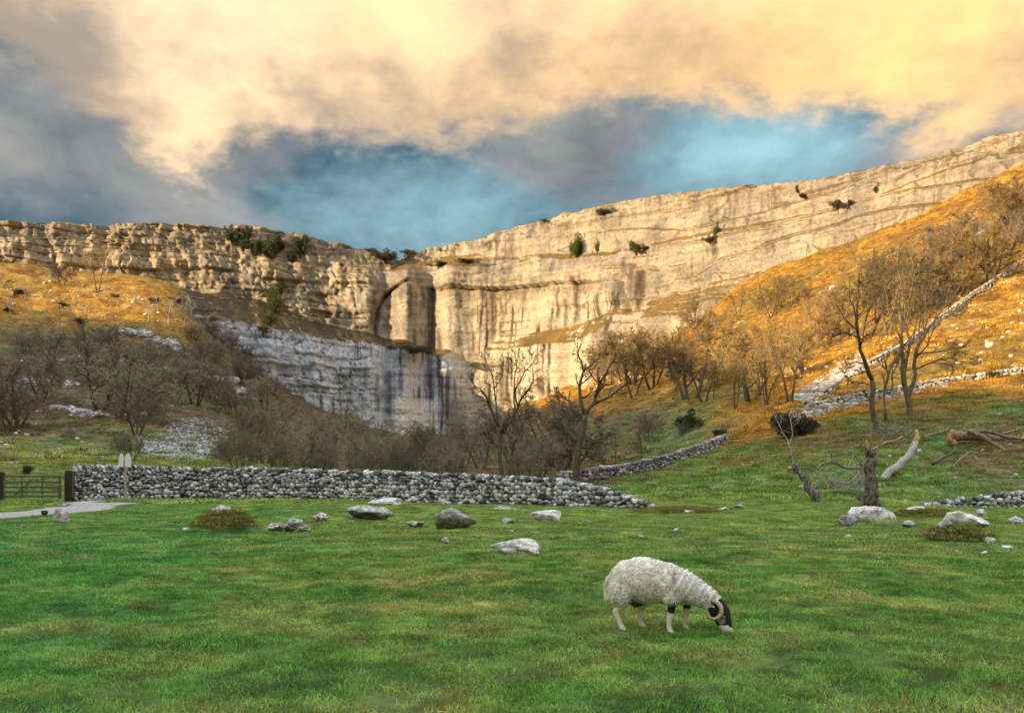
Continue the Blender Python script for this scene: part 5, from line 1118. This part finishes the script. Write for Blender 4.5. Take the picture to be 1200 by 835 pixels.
# ------------------------------------------------------------------ sheep
def mat_sheep():
    m, N = mat_new('sheep_skin'); c = N.n('ShaderNodeAttribute', {'attribute_name': 'col'}).outputs['Color']; p = wpos(N); n = N.noise(p, 60, 4, .7)
    k = N.smooth(n, .3, .7, .8, 1.2); kc = N.n('ShaderNodeCombineXYZ', X=k, Y=k, Z=k).outputs[0]; finish(N, N.mix(1.0, c, kc, 'MULTIPLY'), .8, n, .4, .006)
    return m
M['sheep'] = mat_sheep(); M['wool'] = mat_sheep(); M['wool'].name = 'fleece_wool'
M['horn'] = mat_simple('horn', (.36, .29, .20), (.62, .54, .42), 40, .5, .8, .006); M['eye'] = mat_simple('sheep_eye', (.10, .06, .02), (.28, .18, .06), 30, .15, 0); M['black_hide'] = mat_simple('black_ear', (.012, .012, .013), (.035, .033, .033), 50, .7)
def blob_mesh(balls, vox, smooth_it=6):
    """one closed skin over overlapping ellipsoids (centre, radii)"""
    V0, F0 = ICO[3]; Vs = []; Fs = []; o = 0
    for c, r in balls: Vs.append(V0 * np.array(r) + np.array(c)); Fs.append(F0 + o); o += len(V0)
    me = mk_mesh('tmp', np.concatenate(Vs), np.concatenate(Fs)); t = bpy.data.objects.new('tmp', me); COL.objects.link(t)
    a = t.modifiers.new('r', 'REMESH'); a.mode = 'VOXEL'; a.voxel_size = vox; b = t.modifiers.new('s', 'SMOOTH'); b.iterations = smooth_it; b.factor = .5
    dg = bpy.context.evaluated_depsgraph_get(); dg.update(); out = bpy.data.meshes.new_from_object(t.evaluated_get(dg)); bpy.data.objects.remove(t, do_unlink=True); bpy.data.meshes.remove(me)
    return out
def chain(pts, n=9):
    out = []
    for (a, ra), (b, rb) in zip(pts, pts[1:]):
        for i in range(n):
            t = i / (n - 1); out.append((tuple(a[k] + (b[k] - a[k]) * t for k in range(3)), tuple(ra[k] + (rb[k] - ra[k]) * t for k in range(3)) if hasattr(ra, '__len__') else (ra + (rb - ra) * t,) * 3))
    return out
def coords(me):
    a = np.empty(len(me.vertices) * 3, np.float32); me.vertices.foreach_get('co', a); return a.reshape(-1, 3)
def build_sheep():
    x, y = 1.46, 8.62; root = empty('sheep', (x, y, hz(x, y) - .012), -.38)
    tag(root, 'white horned sheep with black face grazing in the open pasture', 'sheep')
    B = [((-.10, 0, .47), (.34, .17, .19)), ((.14, 0, .46), (.2, .15, .18))]
    legs = {'rn': (-.37, -.115, .02), 'rf': (-.17, .105, -.03), 'fn': (.15, -.10, .0), 'ff': (.27, .095, .01)}
    for k, (lx, ly, bend) in legs.items():
        if k[0] == 'r': B += chain([((lx + .06, ly * .9, .42), .055), ((lx + .075, ly * .95, .31), .042), ((lx - .025, ly, .205), .032), ((lx + .005 + bend, ly, .075), .0245), ((lx + .025 + bend, ly, .035), .030), ((lx + .045 + bend, ly, .016), .026)])
        else: B += chain([((lx + .02, ly * .9, .40), .055), ((lx + .03, ly, .30), .042), ((lx + .005, ly, .195), .034), ((lx - .005, ly, .075), .0235), ((lx + .008, ly, .035), .030), ((lx + .03, ly, .016), .026)])
    B += chain([((.25, 0, .47), (.13, .11, .14)), ((.44, 0, .40), (.10, .08, .10)), ((.565, -.01, .335), (.08, .065, .08))])
    B += chain([((.585, -.015, .325), (.085, .068, .075)), ((.628, -.02, .245), (.102, .070, .085)), ((.672, -.03, .15), (.076, .056, .066)), ((.702, -.035, .078), (.056, .050, .050)), ((.714, -.037, .048), (.049, .046, .038))])
    me = blob_mesh(B, .0115, 4); V = coords(me); col = np.tile([[.50, .47, .41]], (len(V), 1))
    X, Y, Z = V.T; hd = (X > .50) & (Z < .45)
    n = fbm3(V * 22, 3, 3)
    # legs: black above the front knees, white below, dark hooves
    fl = (X > .02) & (X < .42) & (Z < .42); kz = np.where(Y < 0, .215, .245); col[fl & (Z + .012 * n > kz)] = (.022, .022, .025); col[(Z < .42) & ~hd & ~(fl & (Z + .012 * n > kz))] = (.78, .76, .72); col[(Z < .024) & ~hd] = (.06, .055, .05)
    t = np.clip((.36 - Z) / .33, 0, 1); col[hd] = (.020, .020, .023)
    muz = hd & (Z + .015 * n < .115); col[muz] = (.78, .76, .73); col[hd & (Z < .034)] = (.10, .09, .09)
    ep = hd & (np.hypot((X - .655) / .8, (Z - .19)) + .015 * n < .045); col[ep] = (.30, .29, .28)
    set_col(me, col); me.materials.append(M['sheep'])
    for p in me.polygons: p.use_smooth = True
    obj('body', me, root)
    # fleece
    Fz = [((-.12, 0, .52), (.375, .235, .245)), ((-.27, 0, .50), (.22, .225, .24)), ((-.15, 0, .545), (.26, .19, .225)), ((.10, 0, .49), (.26, .215, .22)), ((.22, 0, .47), (.17, .185, .20)), ((-.35, -.10, .38), (.125, .115, .17)), ((-.23, .10, .37), (.13, .11, .17)), ((.16, -.1, .36), (.085, .075, .085)), ((.25, .09, .36), (.085, .075, .085)), ((-.05, 0, .405), (.30, .19, .13))]
    Fz += chain([((.22, 0, .48), (.17, .165, .185)), ((.36, 0, .43), (.145, .135, .155)), ((.48, -.005, .375), (.115, .105, .12)), ((.565, -.01, .345), (.075, .08, .085)), ((.60, -.012, .352), (.05, .06, .05))], 7)
    Fz += chain([((-.475, .01, .50), .06), ((-.505, .01, .42), .05), ((-.50, .01, .30), .045)], 6)
    Fz = [((c_[0], c_[1] * .95, .545 + (c_[2] - .545) * .93), (r_[0] * .97, r_[1] * .86, r_[2] * .90)) for c_, r_ in Fz] + [((-.335, -.105, .405), (.125, .105, .155)), ((-.19, .10, .40), (.125, .10, .15)), ((.17, -.095, .385), (.085, .075, .10)), ((.28, .085, .385), (.085, .075, .10)), ((-.10, 0, .40), (.26, .15, .10))]
    fm = blob_mesh(Fz, .015, 10); V = coords(fm).astype(float); nv = np.empty(len(V) * 3, np.float32); fm.vertices.foreach_get('normal', nv); Nn = nv.reshape(-1, 3)
    q = V * np.array([1, 1, .42]); fur = fbm3(q * 34, 5, 3); V2 = V + Nn * (.012 * fur + .010 * fbm3(V * 9, 8, 2))[:, None]
    # shallow partings round the neck and shoulder
    ring = np.sin((V[:, 0] * .8 - V[:, 2] * .45) * 2 * np.pi / .052 + 1.5 * fbm3(V * 7, 12, 2)); w = ss(V[:, 0], .08, .26); V2 += Nn * (.010 * ring * w)[:, None]
    def woolcol(p):
        d_ = fbm3(p * 6, 21, 3); c = np.tile([[.88, .85, .77]], (len(p), 1)); c = lerp(c, (.76, .70, .58), np.clip(.15 + .7 * d_ + ss(p[:, 2], .42, .22) * .4, 0, 1)); c = lerp(c, (.82, .83, .84), ss(p[:, 0], .05, .35) * .6)
        br = np.exp(-(((p[:, 0] + .20) / .085) ** 2 + ((p[:, 1] - .05) / .17) ** 2)) * ss(p[:, 2], .42, .30); c = lerp(c, (.17, .085, .035), np.clip(br * 1.6, 0, .92))
        mk = np.exp(-(((p[:, 0] - .20) / .022) ** 2 + ((p[:, 2] - .575) / .055) ** 2)) * (p[:, 1] < 0); return lerp(c, (.05, .055, .08), np.clip(mk * .8, 0, 1))
    # locks of wool standing off the skin, hanging slightly down
    rg = np.random.default_rng(4); nt = len(fm.polygons); cen = np.empty(nt * 3, np.float32); fm.polygons.foreach_get('center', cen); cen = cen.reshape(-1, 3); pn = np.empty(nt * 3, np.float32); fm.polygons.foreach_get('normal', pn); pn = pn.reshape(-1, 3)
    idx = rg.integers(nt, size=15000); c = cen[idx] + rg.normal(0, .005, (15000, 3)); nn = pn[idx]; dn = nn * .75 + np.array([0, 0, -.8]) + rg.normal(0, .28, (15000, 3)); dn /= np.linalg.norm(dn, axis=1, keepdims=True); sd = np.cross(dn, nn + rg.normal(0, .3, (15000, 3))); sd /= np.linalg.norm(sd, axis=1, keepdims=True) + 1e-6
    L = rg.uniform(.010, .022, (15000, 1)); wd = rg.uniform(.0022, .0045, (15000, 1)); a = c - nn * .004
    mid = a + (dn + nn * .35) * L * .55; tip = a + dn * L + np.array([0, 0, -.004])
    LV = np.stack([a - sd * wd, a + sd * wd, mid + sd * wd * .8, mid - sd * wd * .8, tip], 1).reshape(-1, 3); b = np.arange(15000)[:, None] * 5 + len(V2)
    polys = [np.array([list(p.vertices) for p in fm.polygons if len(p.vertices) == 4]), b + np.array([[0, 1, 2, 3]])]; tri = [np.array([list(p.vertices) for p in fm.polygons if len(p.vertices) == 3]).reshape(-1, 3), b + np.array([[3, 2, 4]])]
    allV = np.concatenate([V2, LV]); lockc = np.repeat(woolcol(a) * rg.uniform(.82, 1.02, (15000, 1)), 5, 0)
    base = woolcol(V2) * np.clip(.95 + .2 * fur, .6, 1.1)[:, None]
    fleece = mk_mesh('fleece', allV, [np.concatenate(polys), np.concatenate(tri)], M['wool'], True, np.concatenate([base, lockc])); obj('fleece', fleece, root)
    for s_ in (-1, 1):
        pts = []; rad = []
        for i in range(26):
            t = i / 25; a_ = math.pi * .5 + t * 2 * math.pi * 1.08; r = .088 - .040 * t
            pts.append((.578 - r * math.cos(a_) * -1.0 * -1, s_ * (.055 + .095 * t ** .7) - .015, .262 + r * math.sin(a_) * 1.05)); rad.append((.025 - .018 * t) * (1 + .08 * math.sin(i * 2.3)))
        obj('horn', tube_mesh([(pts, rad)], lambda r: 8, 'horn', M['horn']), root)
        e = bmesh.new(); bmesh.ops.create_uvsphere(e, u_segments=12, v_segments=8, radius=.0125); bmesh.ops.translate(e, vec=(.668, s_ * .062 - .024, .20), verts=e.verts[:]); bobj('eye', e, 'eye', root)
        ev = []; 
        for i in range(8):
            t = i / 7; w_ = .030 * math.sin(math.pi * min(.08 + t * .92, 1)) ** .7; cx = .588 - .045 * t; cy = s_ * (.065 + .10 * t) - .015; cz = .33 - .05 * t
            ev += [(cx, cy, cz + w_), (cx + .012, cy, cz), (cx, cy, cz - w_)]
        Fq = [[3 * i + k, 3 * i + k + 1, 3 * i + 4 + k, 3 * i + 3 + k] for i in range(7) for k in range(2)]
        ear = obj('ear', mk_mesh('ear', ev, np.array(Fq), M['black_hide']), root); sm_ = ear.modifiers.new('thickness', 'SOLIDIFY'); sm_.thickness = .008
build_sheep()

# ------------------------------------------------------------------ turf: blades of grass, kept as stuff
def mat_grass():
    m, N = mat_new('grass_blades'); p = wpos(N)
    tint = N.n('ShaderNodeAttribute', {'attribute_name': 'tint', 'attribute_type': 'INSTANCER'}).outputs['Color']
    bl = N.n('ShaderNodeAttribute', {'attribute_name': 'col'}).outputs['Color']; r = N.n('ShaderNodeObjectInfo').outputs['Random']
    k = N.smooth(r, 0, 1, .5, 1.5); kc = N.n('ShaderNodeCombineXYZ', X=k, Y=k, Z=k).outputs[0]
    c = N.mix(1.0, N.mix(1.0, tint, kc, 'MULTIPLY'), bl, 'MULTIPLY'); c = N.mix(1.0, c, (3.1, 3.1, 3.0), 'MULTIPLY')
    d = N.n('ShaderNodeBsdfDiffuse', Color=c); t = N.n('ShaderNodeBsdfTranslucent', Color=c); mx = N.n('ShaderNodeMixShader'); mx.inputs[0].default_value = .3
    N.t.links.new(d.outputs[0], mx.inputs[1]); N.t.links.new(t.outputs[0], mx.inputs[2]); o = N.n('ShaderNodeOutputMaterial'); N.t.links.new(mx.outputs[0], o.inputs[0]); return m
M['grass'] = mat_grass()
def tuft(seed, n, rad, hgt, wid, lean=.6):
    rg = np.random.default_rng(seed); a = rg.uniform(0, 2 * np.pi, n); r = rad * np.sqrt(rg.uniform(0, 1, n)); b = np.c_[r * np.cos(a), r * np.sin(a), np.full(n, -.01)]
    f = rg.uniform(0, 2 * np.pi, n); H = hgt * rg.uniform(.45, 1.15, n); ln = np.abs(rg.normal(0, lean, n)) * H; d = np.c_[np.cos(f), np.sin(f), 0 * f]; s_ = np.c_[-np.sin(f), np.cos(f), 0 * f]
    tw = rg.uniform(-.9, .9, n)[:, None]; s_ = s_ * np.cos(tw) + d * np.sin(tw); w = wid * rg.uniform(.6, 1.2, n)[:, None]
    m_ = b + d * (ln * .35)[:, None] + np.c_[0 * H, 0 * H, H * .62]; t = b + d * ln[:, None] + np.c_[0 * H, 0 * H, H * .95]
    V = np.stack([b - s_ * w, b + s_ * w, m_ + s_ * w * .75, m_ - s_ * w * .75, t], 1).reshape(-1, 3); i = np.arange(n)[:, None] * 5
    c = np.where(rg.uniform(size=(n, 1)) < .22, np.array([[1.55, 1.2, .95]]), np.array([[1, 1, 1]])) * rg.uniform(.7, 1.25, (n, 1))
    o = bpy.data.objects.new('tuft', mk_mesh('tuft', V, [i + np.array([[0, 1, 2, 3]]), i + np.array([[3, 2, 4]])], M['grass'], False, np.repeat(np.clip(c, 0, 1.6) / 1.6, 5, 0)))
    return o
def tuft_set(name, specs):
    c = bpy.data.collections.new(name)
    for s_ in specs: c.objects.link(tuft(*s_))
    return c
def scatter_grass(name, label, x, y, coll, sc, seed, tint=None, z=None):
    rg = np.random.default_rng(seed); z = hm(x, y) if z is None else z; n = len(x)
    me = bpy.data.meshes.new(name); me.vertices.add(n); me.vertices.foreach_set('co', np.c_[x, y, z].astype(np.float32).ravel())
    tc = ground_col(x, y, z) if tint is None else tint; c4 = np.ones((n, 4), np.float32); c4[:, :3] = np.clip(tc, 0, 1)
    me.attributes.new('tint', 'FLOAT_COLOR', 'POINT').data.foreach_set('color', c4.ravel()); me.attributes.new('sc', 'FLOAT', 'POINT').data.foreach_set('value', (sc * rg.uniform(.65, 1.3, n)).astype(np.float32)); me.attributes.new('rz', 'FLOAT', 'POINT').data.foreach_set('value', rg.uniform(0, 6.28, n).astype(np.float32))
    o = tag(obj(name, me), label, 'grass', None, 'stuff'); md = o.modifiers.new('tufts', 'NODES'); t = bpy.data.node_groups.new(name + '_tufts', 'GeometryNodeTree'); md.node_group = t
    t.interface.new_socket('Geometry', in_out='INPUT', socket_type='NodeSocketGeometry'); t.interface.new_socket('Geometry', in_out='OUTPUT', socket_type='NodeSocketGeometry')
    gi, go = t.nodes.new('NodeGroupInput'), t.nodes.new('NodeGroupOutput'); ip = t.nodes.new('GeometryNodeInstanceOnPoints'); ci = t.nodes.new('GeometryNodeCollectionInfo'); ci.inputs['Collection'].default_value = coll; ci.inputs['Separate Children'].default_value = True; ci.inputs['Reset Children'].default_value = True
    a1 = t.nodes.new('GeometryNodeInputNamedAttribute'); a1.data_type = 'FLOAT'; a1.inputs['Name'].default_value = 'sc'; a2 = t.nodes.new('GeometryNodeInputNamedAttribute'); a2.data_type = 'FLOAT'; a2.inputs['Name'].default_value = 'rz'; cx = t.nodes.new('ShaderNodeCombineXYZ')
    L = t.links.new; L(gi.outputs[0], ip.inputs['Points']); L(ci.outputs[0], ip.inputs['Instance']); ip.inputs['Pick Instance'].default_value = True; L(a1.outputs[0], ip.inputs['Scale']); L(a2.outputs[0], cx.inputs['Z']); L(cx.outputs[0], ip.inputs['Rotation']); L(ip.outputs[0], go.inputs[0])
    return o
def fan(n, r0, r1, a0, a1, rg):
    r = np.sqrt(rg.uniform(r0 * r0, r1 * r1, n)); a = rg.uniform(a0, a1, n); return np.sin(a) * r, np.cos(a) * r
def thin(x, y, rg, seed, lo=.35):
    k = rg.uniform(size=len(x)) < np.clip(.62 + .7 * fbm(x / 1.1, y / 1.1, seed, 3), lo, 1); k &= dist_path(x, y) > .05 + .15 * rg.normal(size=len(x)); return x[k], y[k]
rg = np.random.default_rng(77)
T1 = tuft_set('tufts_near', [(i, 40, .10, .036 + .010 * (i % 3), .0028, 1.0) for i in range(6)]); T2 = tuft_set('tufts_mid', [(20 + i, 60, .25, .060, .0055, .95) for i in range(5)]); T3 = tuft_set('tufts_far', [(40 + i, 46, .55, .17, .018, .8) for i in range(5)]); T4 = tuft_set('tufts_hill', [(60 + i, 40, 1.1, .42, .05, .7) for i in range(5)])
x, y = thin(*fan(36000, 4.2, 17, -.68, .68, rg), rg, 5, .5); scatter_grass('pasture_grass', 'short grazed green grass of the open pasture', x, y, T1, 1.0, 1)
x, y = thin(*fan(30000, 15, 47, -.66, .66, rg), rg, 6, .45); scatter_grass('pasture_grass', 'grass of the pasture between the boulders and the wall', x, y, T2, 1.0, 2)
hx_, hy_ = [], []
for a in HUMMOCKS:
    if a[4] > .2:
        n_ = int(260 * a[2] * a[3] / .5) + 160; t_ = rg.uniform(0, 6.283, n_); q_ = np.sqrt(rg.uniform(0, 1.3, n_)); hx_.append(a[0] + a[2] * q_ * np.cos(t_)); hy_.append(a[1] + a[3] * q_ * np.sin(t_))
x, y = np.concatenate(hx_), np.concatenate(hy_); scatter_grass('tussock_grass', 'long dull grass matted over the hummocks', x, y, T2, 1.1, 9, np.array([[.115, .118, .040]]) * np.exp(.45 * rg.normal(size=(len(x), 1))) * (1 + .35 * rg.normal(size=(len(x), 1)) * np.array([[.6, 0, -.2]])))
# coarser tussocks standing out of the turf
x, y = fan(6500, 5, 45, -.66, .66, rg); k = fbm(x / 1.1, y / 1.1, 9, 3) > .24; x, y = x[k], y[k]; scatter_grass('tussock_grass', 'coarse brownish tussocks dotted through the pasture', x, y, T2, 1.25, 3, ground_col(x, y, hm(x, y)) * .6 + np.array([[.085, .065, .03]]) * .6)
x, y = fan(13000, 44, 92, -.66, .66, rg); k = dist_path(x, y) > .2; scatter_grass('meadow_grass', 'rough grass on the banks beyond the wall', x[k], y[k], T3, 1.0, 4)
x, y = fan(15000, 85, 370, -.66, .66, rg); k = (y < cliff_d(CX + FPX * x / y) - 6); scatter_grass('hill_grass', 'long bleached winter grass and bracken on the hillsides', x[k], y[k], T4, 1.0, 5)
